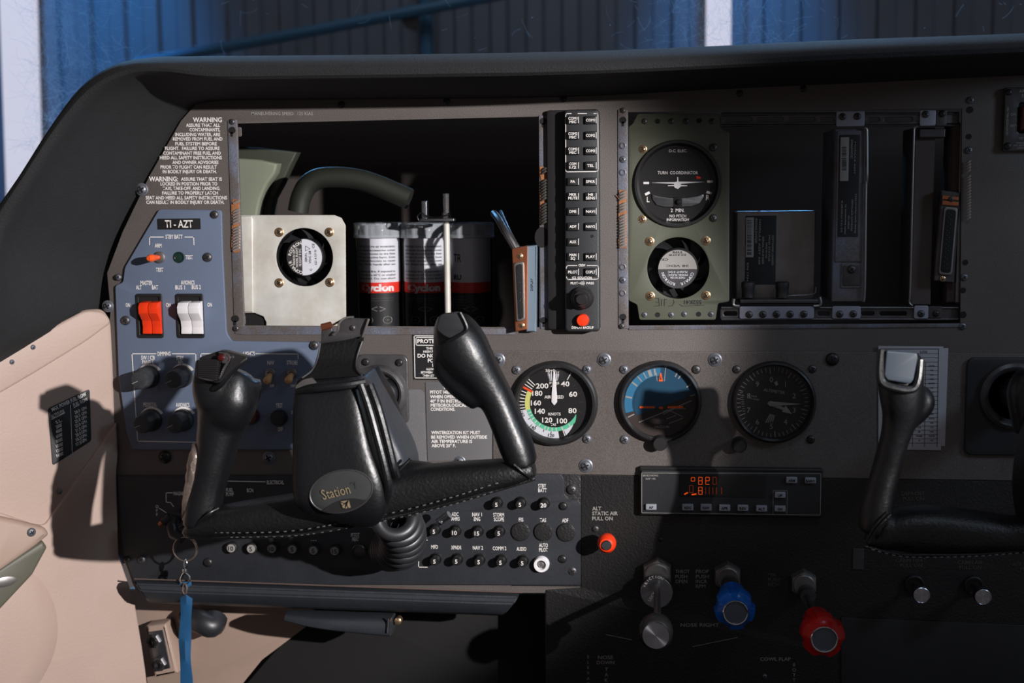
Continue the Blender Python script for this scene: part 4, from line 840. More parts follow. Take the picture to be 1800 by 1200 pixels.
bm = NB(); lathe(bm, FM(AF, *AF.uv(1041, 415), 0), [(2.6*k, 0), (2.6*k, .0004), (.0001, .0003)], 16); part(ap, 'light_sensor', bm, 'hole')

# ================================================================== right opening (avionics rack)
RF = PF.up(-.006)
t = thing('fan_plate', 'olive primed plate carrying the turn coordinator and a fan', 'mounting plate', RF.hit(1190, 380))
bm = NB(); o = soft(pp(RF, [(1105, 222), (1112, 218), (1121, 200), (1262, 200), (1268, 228), (1282, 232), (1282, 530), (1262, 533), (1258, 562), (1124, 562), (1120, 535), (1105, 528)]), .002)
plate(bm, RF, o, (circ(*RF.uv(1191, 323), U(1191, 323, 76, 0, RF), 64), circ(*RF.uv(1192, 471), U(1192, 471, 54.5, 0, RF), 64)), -.0016, 0, .0004); part(t, 'plate_sheet', bm, 'green')
bm = NB(); L(bm, RF, [(1150, 538), (1159, 537), (1158, 524), (1151, 524)], .9, .0003); L(bm, RF, [(1153, 531), (1158, 531)], .9, .0003); L(bm, RF, [(1163, 537), (1163, 526)], .9, .0003); L(bm, RF, [(1168, 537), (1168, 526), (1172, 526)], .9, .0003); L(bm, RF, [(1175, 538), (1182, 537), (1185, 532), (1184, 527)], .9, .0003); L(bm, RF, [(1195, 535), (1199, 538), (1238, 536)], .8, .0003)
TN(bm, RF, '552K41', 1218, 531, 7, .0003, 0, 180); part(t, 'marker_writing', bm, 'ink', label='dark hand marker writing', smooth=-1)
for x, y in ((1133, 553), (1180, 553), (1203, 552), (1250, 552)): screw(t, x, y, 5, 'steel', 0, fr=RF)
for x, y in ((1133, 213), (1180, 213), (1206, 213), (1252, 213)): screw(t, x, y, 5, 'zinc', 0, fr=RF)
for x, y in ((1156, 213), (1229, 212), (1156, 553), (1228, 552)):
    bm = NB(); sheet(bm, RF, circ(*RF.uv(x, y), U(x, y, 4.5)), (), .0003); part(t, 'hole', bm, 'hole', smooth=-1)
t = thing('turn_coordinator', 'round black turn coordinator with white aeroplane symbol on the olive plate', 'flight instrument', RF.hit(1191, 323))
k = U(1191, 323, 1); bm = NB(); lathe(bm, FM(RF, *RF.uv(1191, 323), -.05), [(70*k, 0), (75*k, .04), (77.5*k, .052), (76*k, .0535), (72*k, .0535), (70*k, .046), (68*k, .044), (.001, .044)], 72); part(t, 'bezel', bm, 'plastic')
TF = RF.up(-.0058); bm = NB()
for s, a, b, y, c in (('D.C. ELEC.', 1176, 1208, 265, 4.6), ('TURN  COORDINATOR', 1156, 1227, 303.5, 5.2), ('2  MIN.', 1179, 1203, 369.5, 6), ('NO PITCH', 1177, 1206, 379.5, 4.6), ('INFORMATION', 1172, 1211, 386, 4.6), ('L', 1137, 1142, 350.5, 9), ('R', 1241, 1247, 347, 9)): T(bm, TF, s, a, b, y, c, .0002, 0)
for q in ([(1131, 319.5), (1141, 319.5), (1141, 323.5), (1131, 323.5)], [(1243, 317), (1253, 317), (1253, 321), (1243, 321)], [(1133, 340), (1141, 336), (1143, 340), (1135, 344)], [(1243, 335), (1252, 338), (1250, 342), (1241, 339)]): POLY(bm, TF, q, .0002, 0)
POLY(bm, TF, [(1224, 309), (1232, 311), (1232, 314), (1224, 314)], .0002, 1)
part(t, 'dial_markings', bm, ['white', 'red'], smooth=-1)
bm = NB(); POLY(bm, TF, [(1144, 321), (1186, 320), (1190, 319), (1190.5, 311), (1192, 311), (1192.5, 319), (1240, 319.5), (1197, 323), (1197, 325), (1208, 325.5), (1208, 327), (1197, 327.5), (1192, 332), (1186, 330), (1185, 327), (1174, 327), (1174, 325.5), (1185, 325), (1185, 323)], .001)
bmesh.ops.solidify(bm, geom=bm.faces[:], thickness=.0006); part(t, 'aeroplane_symbol', bm, 'whitepl')
bm = NB(); pts = [(1146, 341), (1156, 344), (1175, 347), (1191, 347.5), (1207, 347), (1226, 344), (1236, 340), (1237, 346), (1230, 358), (1215, 363), (1191, 364), (1168, 364), (1154, 360), (1147, 350)]
plate(bm, TF, soft(pp(TF, pts), .001), (), .0001, .0015, .0006); part(t, 'slip_tube', bm, 'alum'); bm = NB(); pbox(bm, TF, 1184, 346, 1199, 365, .0014, .0022); lathe(bm, FM(TF, *TF.uv(1192, 355), .002), [(6*k, 0), (4*k, .002), (.001, .003)], 20); part(t, 'slip_ball', bm, 'hole')
for x, y in ((1130, 262), (1254, 259), (1129, 385), (1254, 383)): screw(t, x, y, 7, 'brass' if x < 1200 else 'zinc', 0, fr=RF)
f, hub, _ = fan('black fan with half grey label below the turn coordinator on the olive plate', RF, 1192, 471, 56, 35, ((1142, 424), (1241, 423), (1143, 520), (1241, 519)), .1)
HF = RF.up(-.0004); bm = NB(); u, v = HF.uv(1191, 473); k = U(1191, 473, 1, 0, HF); r = 34*k
sheet(bm, HF, [(u+r*math.cos(math.pi*i/30), v+r*math.sin(math.pi*i/30)) for i in range(31)]); sheet(bm, HF, [(u+r*math.cos(math.pi+math.pi*i/30), v+r*math.sin(math.pi+math.pi*i/30)) for i in range(31)], (), 0, 1)
TARC(bm, HF, 'COMAIR', 1191, 473, 27, 342, 286, 5, .0003, 2, False); TARC(bm, HF, 'ROTRON', 1191, 473, 27, 256, 198, 5, .0003, 2, False)
for s, dy, wd, m_ in (('FLIGHT II DC', 5, 34, 2), ('MODEL FLIGHT', 10, 36, 2), ('MADE IN USA', 15, 26, 2), ('28 VDC', -6, 40, 3), ('CE', -17, 12, 3), ('0.21 A 5.9 W', -25, 30, 3), ('TYPE', -30, 18, 3)):
    uu, vv = HF.uv(1191+(-22 if s == 'CE' else 0), 473+dy); text_at(bm, FM(HF, uu, vv, .0003) @ Matrix.Rotation(math.pi, 4, 'Z'), s, wd*k, 3.4*k, m_)
part(hub, 'fan_label', bm, ['silk', 'gunmetal', 'labelw', 'ink'], smooth=-1)
def rail(lbl, y0, y1, slots):
    t = thing('slotted_rail', lbl, 'rail', RF.hit(1470, (y0+y1)/2), 'slotted rack rails'); hl = []
    for a, b in slots: hl.append(prr(RF, a, (y0+y1)/2-4, b, (y0+y1)/2+4, 4))
    bm = NB(); plate(bm, RF, prr(RF, 1266, y0, 1686, y1, 2), hl, -.003, 0, .0005); part(t, 'rail_bar', bm, 'gunmetal')
    bm = NB(); tube(bm, [RF.hit(1268, y0, .0), RF.hit(1684, y0, .0)], .0012, 8); tube(bm, [RF.hit(1268, y1, .0), RF.hit(1684, y1, .0)], .0012, 8); part(t, 'folded_edges', bm, 'gunmetal')
rail('upper slotted dark metal rail across the top of the avionics rack', 200, 220, [(1275, 1322), (1330, 1377), (1385, 1433), (1441, 1466), (1525, 1546), (1554, 1604)])
rail('lower slotted dark metal rail across the bottom of the avionics rack', 541, 561, [(1272, 1296), (1437, 1459), (1514, 1537), (1546, 1594)])
TB = PF.up(-.004)
def tab(par, x0, y0, x1, y1, scr, mt='tabm'):
    bm = NB(); pbox(bm, TB, x0, y0, x1, y1, -.0015, 0, .0004, 0, 3); part(par, 'mounting_tab', bm, mt)
    for x, y in scr: screw(par, x, y, 6.5, 'zinc', 0, fr=TB)
# module box
MF = PF.up(-.035); t = thing('avionics_module', 'square dull metal avionics module with black barcode label low in the rack', 'avionics module', MF.hit(1365, 450))
bm = NB(); pbox(bm, MF, 1294, 371, 1433, 527, -.06, 0, .0012, 0, 3); part(t, 'module_case', bm, 'zinc')
bm = NB(); pbox(bm, MF, 1310, 379, 1364, 500, 0, .0006, .0001, 0, 1); q = part(t, 'black_label', bm, 'ink')
bm = NB(); pbox(bm, MF, 1311, 382, 1325, 452, .0006, .0009, .0001, 0, 1); q2 = part(q, 'barcode_patch', bm, 'silk')
bm = NB(); rnd = random.Random(5); y = 387
while y < 448: POLY(bm, MF, [(1313, y), (1321, y), (1321, y+1), (1313, y+1)], .0011); y += rnd.choice((1.6, 2.4, 3.4))
part(q, 'barcode_bars', bm, 'ink', smooth=-1)
bm = NB()
for x, y, s, wd, c in ((1329, 405, '800053W00', 44, 3.6), (1335, 425, 'MODULE ASSY 345', 80, 3), (1341, 440, 'SERIAL NUMBER', 50, 3), (1347, 440, 'MADE IN USA', 28, 3), (1352, 436, 'MOD STATUS', 46, 3), (1358, 440, 'SOFTWARE LOADED', 54, 3), (1314, 478, 'S/N 1734', 34, 3)):
    uu, vv = MF.uv(x, y); k = U(x, y, 1, 0, MF); text_at(bm, FM(MF, uu, vv, .0011) @ Matrix.Rotation(-math.pi/2, 4, 'Z'), s, wd*k, c*k, 0)
part(q, 'label_print', bm, 'silk', smooth=-1)
for x in (1315, 1375):
    bm = NB(); k = U(x, 505, 1, 0, MF); lathe(bm, Matrix.Translation(MF.hit(x, 515, .012)), [(11*k, -.004), (11*k, .004), (12*k, .005), (12*k, .010), (9*k, .0112), (6*k, .0105), (.001, .0105)], 28); part(t, 'thumb_screw', bm, 'gunmetal')
bm = NB(); pbox(bm, MF, 1300, 526, 1440, 534, -.02, .02, .001); part(t, 'tray_lip', bm, 'gunmetal')
bm = NB(); tube(bm, spl([MF.hit(1385, 520, .014), MF.hit(1400, 519, .014), MF.hit(1430, 517, .01), MF.hit(1434, 505, .006)], 5), .0008, 8); tube(bm, spl([TB.hit(1290, 525, 0), TB.hit(1289, 534, 0), TB.hit(1292, 537, 0), TB.hit(1300, 538, 0)], 5), .0014, 8); tube(bm, spl([TB.hit(1441, 522, 0), TB.hit(1443, 532, 0), TB.hit(1440, 537, 0), TB.hit(1430, 538, 0)], 5), .0014, 8); part(t, 'wire_clips', bm, 'zinc')
tab(t, 1300, 538.5, 1431, 560, ((1317, 552.6), (1341, 552.4), (1365, 552), (1389, 552), (1413, 551.8)))
# tray unit
YF = PF.up(-.008); t = thing('rack_unit', 'tall narrow grey avionics unit with black label in the middle of the rack', 'avionics unit', YF.hit(1492, 380))
bm = NB(); pbox(bm, YF, 1464, 226, 1521, 531, -.08, 0, .001, 0, 1); part(t, 'unit_case', bm, 'steel')
bm = NB(); pbox(bm, YF, 1470, 229, 1517, 460, 0, .0012, .0004, 0, 2); part(t, 'front_plate', bm, 'steel')
bm = NB(); pbox(bm, YF, 1474, 237, 1510, 416, .0012, .0017, .0001, 0, 1); q = part(t, 'black_label', bm, 'ink')
bm = NB(); pbox(bm, YF, 1477, 241, 1492, 318, .0017, .002, .0001, 0, .5); part(q, 'barcode_patch', bm, 'silk')
bm = NB(); y = 258
while y < 300: POLY(bm, YF, [(1480, y), (1488, y), (1488, y+1), (1480, y+1)], .0022); y += rnd.choice((1.5, 2.2, 3))
part(q, 'barcode_bars', bm, 'ink', smooth=-1)
bm = NB()
for x, y, s, wd, c in ((1496.5, 262, '00060WDD', 34, 4), (1502, 278, 'MODULE ASSY', 58, 2.6), (1479, 380, 'D.G. TO A 173 0050 REV 06', 56, 2.8), (1485, 385, 'Olathe International, Inc', 54, 2.8), (1491, 390, 'PATENT USA', 24, 2.8), (1497, 378, 'PRODUCT SOFTWARE', 56, 2.8), (1503, 375, 'Modular System Advanced 7503.2', 70, 2.8)):
    uu, vv = YF.uv(x, y); k = U(x, y, 1, 0, YF); text_at(bm, FM(YF, uu, vv, .0022) @ Matrix.Rotation(-math.pi/2 if y < 300 else math.pi/2, 4, 'Z'), s, wd*k, c*k)
part(q, 'label_print', bm, 'silk', smooth=-1)
bm = NB(); pbox(bm, YF, 1479, 463, 1514, 506, 0, .0012, .0003, 0, 2); pbox(bm, YF, 1482, 466, 1512, 502, .0012, .002, .0005, 1, 2); part(t, 'latch_box', bm, ['steel', 'gunmetal']); screw(t, 1497, 473, 7.5, 'zinc', .002, fr=YF)
bm = NB(); tube(bm, spl([YF.hit(1519, 224, .003), YF.hit(1523, 227, .003), YF.hit(1524, 240, .003), YF.hit(1524, 320, .003), YF.hit(1522, 330, .003), YF.hit(1520, 500, .003), YF.hit(1518, 530, .003)], 4), .0013, 8); part(t, 'edge_wire', bm, 'zinc')
tab(t, 1470, 195, 1520, 222, ((1481, 205), (1507, 204.5))); tab(t, 1463, 538, 1513, 560, ((1476, 552), (1500, 551.5)))
t = thing('card_guide', 'dark vertical card guide with a thin bright edge right of the tall rack unit', 'card guide', YF.hit(1605, 380))
bm = NB(); pbox(bm, YF, 1604, 224, 1640, 536, -.06, -.004, .001); part(t, 'guide_wall', bm, 'dark')
bm = NB(); tube(bm, spl([YF.hit(1613, 222, .003), YF.hit(1608, 226, .003), YF.hit(1606, 250, .003), YF.hit(1600, 500, .003), YF.hit(1598, 530, .003), YF.hit(1604, 537, .003)], 4), .0010, 8); part(t, 'bright_edge', bm, 'zinc')
tab(t, 1617, 192, 1645, 221, ((1627, 201),)); bm = NB(); pbox(bm, TB, 1645, 193, 1664, 221, -.0015, -.0002, .0003, 0, 3); part(t, 'dark_tab', bm, 'gunmetal'); screw(t, 1656, 200, 6, 'dark', 0, fr=TB)
tab(t, 1607, 537, 1632, 560, ((1619, 551),)); bm = NB(); pbox(bm, TB, 1632, 538, 1656, 559, -.0015, -.0002, .0003, 0, 3); part(t, 'dark_tab', bm, 'gunmetal'); screw(t, 1645, 551, 6, 'dark', 0, fr=TB)
bm = NB(); pbox(bm, TB, 1616, 226, 1662, 242, -.02, -.002, .001); part(t, 'cross_channel', bm, 'gunmetal')
t = thing('rack_side_rail', 'pale edged vertical side rail at the right end of the rack opening', 'rail', YF.hit(1688, 380))
bm = NB(); pbox(bm, YF, 1668, 215, 1684, 532, -.03, 0, .001, 0, 1); part(t, 'side_channel', bm, 'dark'); bm = NB(); pbox(bm, YF, 1684, 218, 1692, 532, -.01, .004, .0006, 0, 1); part(t, 'side_strip', bm, 'zinc')
t = thing('data_connector', 'long dark multi-pin connector with a copper top, tilted at the right of the rack', 'connector', P(1667, 420, .0), 'multi-pin connectors')
bm = NB(); slab(bm, PF, [(1654, 334), (1689, 338), (1677, 498), (1642, 494)], -.012, -.001, .001); part(t, 'shell', bm, 'gunmetal')
bm = NB(); slab(bm, PF, [(1657, 352), (1686, 355), (1685, 362), (1656, 360)], -.001, .001); slab(bm, PF, [(1657, 343), (1686, 346), (1685, 352), (1656, 350)], -.001, .0005); part(t, 'copper_top', bm, 'copper', label='copper coloured top flange')
bm = NB(); slab(bm, PF, [(1660, 363), (1684, 365), (1674, 484), (1650, 482)], -.001, .0018, .0006, 0, .003); q = part(t, 'rim', bm, 'zinc')
bm = NB(); slab(bm, PF, [(1663, 367), (1681, 369), (1671, 480), (1653, 478)], .0015, .0022, .0002, 0, .003); part(t, 'pin_face', bm, 'hole')
bm = NB()
for i in range(26): bmesh.ops.create_cube(bm, size=.0005, matrix=Matrix.Translation(P(1668-i*.35+(i % 2)*4, 374+i*3.9, .0024)))
part(q, 'pins', bm, 'alum', smooth=-1); screw(t, 1672, 350, 5, 'zinc', .001); screw(t, 1657, 490, 5, 'brass', 0)

# ================================================================== flight instruments
def bezel(par, x, y, R, r, h=.008, d=.002):
    k = U(x, y, 1); bm = NB(); lathe(bm, PM(x, y, d), [(R*k, -.002), (R*k, h*.4), ((R-2)*k, h*.85), ((R-5)*k, h), ((r+3)*k, h), (r*k, h*.6), (r*.985*k, .0004), (.001, .0004)], 96, 0); part(par, 'bezel', bm, 'plastic')
    bm = NB(); lathe(bm, PM(x, y, d), [(r*.998*k, h*.45), (.001, h*.45+.0005)], 64); part(par, 'cover_glass', bm, 'lens')
t = thing('airspeed_indicator', 'round airspeed indicator with green and yellow arcs right of the left yoke grip', 'flight instrument', P(974, 708, .002)); bezel(t, 976, 708, 75, 63)
D = PF.up(.0026); cx, cy = 974, 709; bm = NB()   # slots 0 white 1 green 2 yellow 3 red 4 pale 5 ink
ARC(bm, D, cx, cy, 47.5, 62.5, 192, 278, .0001, 4, 24); ARC(bm, D, cx, cy, 48, 60, 290, 312, .0001, 4, r1b=50)
ARC(bm, D, cx, cy, 42.5, 49.5, 194, 318, .0003, 1, 36); ARC(bm, D, cx, cy, 42.5, 49.5, 318, 334, .0003, 1, r1b=43)
ARC(bm, D, cx, cy, 43, 51.5, 151, 194, .0003, 2, 20); TICK(bm, D, cx, cy, 43, 65, 152, 4, .0005, 3)
for a in (136, 141, 146.5, 159, 165, 171, 177, 183, 188.5): TICK(bm, D, cx, cy, 52 if a > 150 else 46, 64 if a < 150 else 63, a, 1.5, .0004, 0)
for a in (201, 208, 216, 225, 236, 249, 256, 265, 274, 287, 305): TICK(bm, D, cx, cy, 43, 49.5, a, 1.1, .0005, 0)
for a, q in ((212, 54), (232, 54), (249, 54), (264, 55)): TICK(bm, D, cx, cy, 50, q, a, 1, .0005, 5)
TICK(bm, D, cx, cy, 44, 60, 288, 1.5, .0005, 0); TICK(bm, D, cx, cy, 48, 62, 61, 1.3, .0004, 0)
for a in (42, 22, 3, -18): TICK(bm, D, cx, cy, 44, 51, a, .8, .0004, 6)
for s, a, b, y, c in (('200', 942, 964, 678, 8.5), ('40', 986, 1001, 674.5, 8.5), ('60', 1000, 1014.5, 692.5, 8.5), ('80', 999, 1013.5, 721.5, 8.5), ('100', 979, 997, 739.5, 8.5), ('120', 953, 971, 738, 8.5), ('140', 940, 958, 722.5, 8.5), ('160', 933, 951, 708, 8.5), ('180', 935.5, 953.5, 691, 8.5), ('AIR', 957, 969, 697.5, 5.2), ('SPEED', 971, 991, 697.5, 5.2), ('KNOTS', 964, 985.5, 727.5, 4.6), ('TAS', 967.5, 977.5, 746, 4.4), ('PRESS', 966, 983, 673, 4), ('ALT', 968, 979, 678, 4), ('30+0-', 959, 978, 651, 4), ('14', 962, 967, 645, 3)): T(bm, D, s, a, b, y, c, .0004, 0, bold=.02)
POLY(bm, D, [(962.5, 657), (983, 657), (980, 669), (965.5, 669)], .0003, 4)
for i in range(7): L(bm, D, [(963+i*3.2, 653), (964+i*2.8, 657)], .9, .0004, 0)
for i in range(6): L(bm, D, [(964+i*3.3, 657.5), (966+i*2.6, 668)], 1, .00045, 5)
for s, x, y, r_ in (('160', 918.5, 727, -72), ('140', 937, 751, -42), ('120', 969, 765, -5)): TN(bm, D, s, x, y, 5.5, .0005, 5, r_)
part(t, 'dial_markings', bm, ['white', 'dgreen', 'dyellow', 'dred', 'labelw', 'ink', 'gunmetal'], smooth=-1)
bm = NB(); plate(bm, D, pp(D, [(970, 690), (973, 653), (975.5, 653), (979, 690), (979.5, 706), (974.5, 712), (969.5, 706)]), (), .001, .0015, .0002); part(t, 'needle', bm, 'whitepl')
for x, y in ((908, 650), (1032, 649), (1032, 771)): screw(t, x, y, 8, 'steel', .002)
t = thing('attitude_indicator', 'round attitude indicator with blue sky, tilted horizon and orange wing bars', 'flight instrument', P(1160, 706, .002)); bezel(t, 1160, 705, 73, 64)
cx, cy = 1161, 709; bm = NB(); u, v = D.uv(cx, cy); k = U(cx, cy, 1, 0, D)
def sector(r0, r1, a0, a1, mi, h, chord=False):
    n = 40
    if chord: q = [(u+r1*k*math.cos(math.radians(a0+(a1-a0)*i/n)), v+r1*k*math.sin(math.radians(a0+(a1-a0)*i/n))) for i in range(n+1)]; sheet(bm, D, q, (), h, mi)
    else: ARC(bm, D, cx, cy, r0, r1, a0, a1, h, mi, n)
sector(0, 64, 16, 197, 1, .0001, True); sector(0, 64, 197, 376, 2, .0001, True)
sector(50, 63.5, 90, 196, 3, .0002); sector(0, 47, 14, 207, 0, .0003, True)
for a, w_, m_ in ((100, 3.5, 4), (109, 6, 4), (119, 2, 4), (130, 2.2, 4), (143, 3, 4), (169, 3, 4)): TICK(bm, D, cx, cy, 51, 63, a, w_, .0004, m_)
for a in (55, 33, 62, 15): TICK(bm, D, cx, cy, 54, 63, a, 2, .0004, 4)
L(bm, D, [(1103, 733.5), (1114, 728)], 2, .0004, 4); L(bm, D, [(1124, 741.5), (1150, 731), (1190, 715), (1215, 704)], 1.6, .0005, 4)
L(bm, D, [(1154, 656), (1155, 669)], 1, .0005, 4); L(bm, D, [(1170, 646), (1168, 669)], 1.2, .0005, 4)
for l in ([(1166, 728), (1186, 718), (1205, 718)], [(1174, 720), (1200, 732)], [(1172, 736), (1188, 730)], [(1176, 744), (1200, 735)], [(1162, 726), (1172, 720)]): L(bm, D, l, 1, .0005, 4)
POLY(bm, D, [(1158, 670), (1160.5, 655.5), (1162.5, 655.5), (1165.5, 670)], .0008, 5); POLY(bm, D, [(1160.3, 667), (1161.5, 660), (1163, 667)], .0010, 6)
L(bm, D, [(1126, 715.5), (1149, 715.5)], 3.6, .0010, 7); L(bm, D, [(1175, 715.5), (1199, 715)], 3.6, .0010, 7); L(bm, D, [(1160.5, 716.5), (1163.5, 716.5)], 4, .0010, 7)
T(bm, D, 'VACUUM', 1150, 1176, 750, 4, .0006, 4)
part(t, 'dial_markings', bm, [M['dsky'], 'dsky', 'dbrown', 'dsky2', 'silk', 'dorange', 'dbrown', 'dorange'], smooth=-1)
bm = NB(); k = U(1160, 778, 1); lathe(bm, PM(1160, 776, .002), [(13*k, 0), (13*k, .010), (11*k, .012), (.001, .012)], 32); part(t, 'adjust_knob', bm, 'plastic')
for x, y in ((1097, 649), (1224, 649), (1098, 772)): screw(t, x, y, 8, 'steel' if x < 1200 else 'zinc', .002)
t = thing('altimeter', 'round altimeter with dim white numerals and two pointers, in shadow', 'flight instrument', P(1358, 706, .002)); bezel(t, 1360, 706, 74, 66)
cx, cy = 1355, 708; bm = NB(); off = -5
for i in range(50):
    a = 90-off-i*7.2
    TICK(bm, D, cx+3, cy-1, 52 if i % 5 == 0 else 56, 63.5, a, 1.4 if i % 5 == 0 else 1, .0003, 0)
for i in range(10):
    a = math.radians(90-i*36-0); TN(bm, D, str(i), cx+42*math.cos(a)+1, cy-41*math.sin(a), 9, .0003, 0, bold=.0)
TN(bm, D, 'ALTIMETER', 1361, 687.5, 5, .0003, 0, -9); TN(bm, D, 'CALIB', 1325, 696, 2.6, .0003, 0, -9); TN(bm, D, 'TO 20,000', 1326, 701, 2.6, .0003, 0, -9)
for i in range(9): L(bm, D, [(1301+i*.6, 690+i*4), (1305+i*.6, 690+i*4)], .8, .0003, 0)
for i in range(4): L(bm, D, [(1346+i*4, 742-i*.5), (1354+i*2.4, 728+i*.8)], 1.8, .0003, 0)
POLY(bm, D, [(1361, 672), (1366, 669), (1368, 676), (1364, 678)], .0003, 0)
part(t, 'dial_markings', bm, ['silk'], smooth=-1)  # white numerals greyed, the shadow put into their colour
bm = NB(); plate(bm, D, pp(D, [(1348, 708), (1353, 704), (1360, 705), (1409, 709.5), (1360, 713), (1353, 713)]), (), .0016, .002, .0001); plate(bm, D, pp(D, [(1352, 707), (1356, 704), (1378, 716), (1381, 712), (1392, 727), (1374, 723), (1376, 720), (1353, 712)]), (), .0008, .0012, .0001); part(t, 'pointers', bm, 'silk')
bm = NB(); k = U(1299, 781, 1); lathe(bm, PM(1299, 779, .002), [(13*k, 0), (13*k, .010), (12*k, .012), (11.3*k, .0126), (10.5*k, .012), (.001, .0118)], 32); part(t, 'adjust_knob', bm, 'plastic')
for x, y, kd in ((1295, 649, 'zinc'), (1428, 648, 'zinc'), (1425, 772, 'dark')): screw(t, x, y, 7.5, kd, .002)
# placards
t = thing('warning_placard', 'white framed black placard reading PROTECTED half hidden by the right grip', 'placard', P(785, 627))
bm = NB(); plate(bm, PF, pp(PF, [(725, 586.5), (846, 587.5), (846, 668), (727, 667)]), (), 0, .0008, .0002); part(t, 'placard_plate', bm, 'greyplate')
bm = NB(); L(bm, PF, [(728, 590), (844, 591), (844, 665), (729.5, 664)], 1.3, .001, 0, True); L(bm, PF, [(731, 593), (841, 594), (841, 607.5), (731.5, 606.5)], 1.3, .001, 0, True)
for s, a, b, y, c in (('PROTECTED', 733.5, 791, 599.5, 6.4), ('THIS AIRCRAFT', 749, 788, 612, 3.6), ('HIGH PERFORMANCE', 744, 797, 617.7, 3.6), ('DO NOT OPEN', 734, 797, 625, 6.4), ('FOR', 752, 769, 633.5, 6.4), ('1', 760, 762.5, 641.5, 5.6), ('ALLOW', 749, 764, 648.5, 3.6), ('BETWEEN', 740, 760, 654.3, 3.6), ('THEN LET', 743, 763, 660, 3.6)): T(bm, PF, s, a, b, y, c, .001, bold=.03)
letters(t, bm)
t = thing('pitot_heat_placard', 'grey cover plate with pitot heat and winterization kit warnings behind the yoke grip', 'placard', P(808, 745))
bm = NB(); plate(bm, PF, soft(pp(PF, [(748, 671), (866, 671), (869, 808), (752, 810)]), .001), (), 0, .0008, .0002); part(t, 'cover_plate', bm, M['taupe2'])
bm = NB()
for s, a, b, y, c in (('WARNING', 778, 828, 679.5, 8), ('PITOT HEAT MUST', 756, 820, 689, 5.3), ('WHEN OPERATING', 756, 820, 697, 5.3), ('40° F IN INSTRUMENT', 756, 829, 704.7, 5.3), ('METEOROLOGICAL', 757, 820, 712, 5.3), ('CONDITIONS.', 757, 800, 719, 5.3), ('WINTERIZATION KIT MUST', 758, 844, 760, 5.3), ('BE REMOVED WHEN OUTSIDE', 758, 856, 768, 5.3), ('AIR TEMPERATURE IS', 758, 830, 775.5, 5.3), ('ABOVE 20° F.', 758.5, 801, 783, 5.3)): T(bm, PF, s, a, b, y, c, .001, bold=.03)
letters(t, bm)
bm = NB(); plate(bm, PF, soft(pp(PF, [(600, 684), (740, 684), (746, 690), (751, 812), (600, 812)]), .001), (), 0, .0008, .0002); single('access_cover', bm, M['taupe2'], 'plain grey access cover edge between the yoke and the pitot heat placard', 'cover')
t = thing('yoke_column_flange', 'square cast metal flange with round bearing behind the left yoke hub', 'flange', P(674, 684)); k = U(674, 684, 1)
bm = NB(); plate(bm, PF, prr(PF, 628, 623, 718, 745, 12, .004), (), .0008, .005, .0015); part(t, 'flange_plate', bm, 'flange')
bm = NB(); lathe(bm, PM(668, 690, .004), [(49*k, 0), (49*k, .003), (45*k, .007), (40*k, .008), (36*k, .006), (34*k, .001), (30*k, .001), (27*k, .006), (22*k, .006), (20*k, .0)], 48); part(t, 'bearing_ring', bm, 'flange')
for x, y in ((643, 636), (702, 637), (704, 735)): screw(t, x, y, 6.5, 'dark', .0055)
# ================================================================== yokes
def leather(bm, name, parent, mt='leather', vox=.0024, sm=3):
    me = bpy.data.meshes.new('raw'); bm.normal_update(); bmesh.ops.recalc_face_normals(bm, faces=bm.faces)
    bmesh.ops.translate(bm, verts=bm.verts, vec=-BASE[parent]); bm.to_mesh(me); bm.free()
    o = bpy.data.objects.new(name, me); COL.objects.link(o)
    r = o.modifiers.new('r', 'REMESH'); r.mode = 'VOXEL'; r.voxel_size = vox; r.use_smooth_shade = True
    s = o.modifiers.new('s', 'SMOOTH'); s.iterations = sm; s.factor = .6
    dg = bpy.context.evaluated_depsgraph_get(); e = o.evaluated_get(dg); m2 = bpy.data.meshes.new_from_object(e)
    m2.materials.clear(); m2.materials.append(M[mt]); m2.shade_smooth() if hasattr(m2, 'shade_smooth') else None
    o.modifiers.clear(); o.data = m2; m2.name = name; bpy.data.meshes.remove(me); o.parent = parent; BASE[o] = BASE[parent]; return o
def stitches(par, pts, d, name='stitching', r=.00045, gap=.0048):
    path = spl([P(x, y, dd) for x, y, dd in pts], 20); bm = NB(); acc = 0; last = path[0]
    for a, b in zip(path, path[1:]):
        acc += (b-a).length
        if acc > gap: acc = 0; t_ = (b-a).normalized(); tube(bm, [a-t_*.0011, a+V((0, -.0004, 0)), a+t_*.0011], r, 5)
    return part(par, name, bm, 'thread', label='pale thread stitches')
y = thing('control_yoke', 'black leather left control yoke with oval badge and a clipboard clip on top', 'control yoke', P(600, 760, .19), 'leather control yokes')
bm = NB()
limb(bm, [(425, 652, .203, 34, .024), (418, 668, .204, 62, .036), (410, 690, .204, 88, .046), (404, 712, .203, 88, .046), (393, 735, .20, 82, .042), (385, 765, .20, 74, .040), (377, 810, .20, 62, .038), (365, 855, .20, 58, .036), (356, 895, .20, 60, .036), (346, 925, .20, 46, .032)], 2.2)
limb(bm, [(384, 650, .205, 74, .03), (382, 672, .206, 80, .042), (385, 694, .205, 80, .045), (388, 715, .203, 76, .04), (382, 745, .20, 64, .036)], 2.4)
limb(bm, [(446, 668, .198, 22, .024), (444, 690, .198, 26, .03), (432, 712, .198, 34, .034), (420, 730, .2, 40, .03)], 2)
gl = leather(bm, 'left_grip', y)
bm = NB()
limb(bm, [(824, 812, .200, 30, .03), (920, 818, .20, 52, .036), (908, 785, .20, 60, .038), (892, 745, .20, 58, .037), (872, 700, .20, 60, .038), (848, 662, .202, 70, .042), (822, 626, .205, 88, .046), (805, 592, .205, 86, .046), (798, 566, .205, 66, .040), (797, 553, .205, 50, .032)][1:], 2.3)
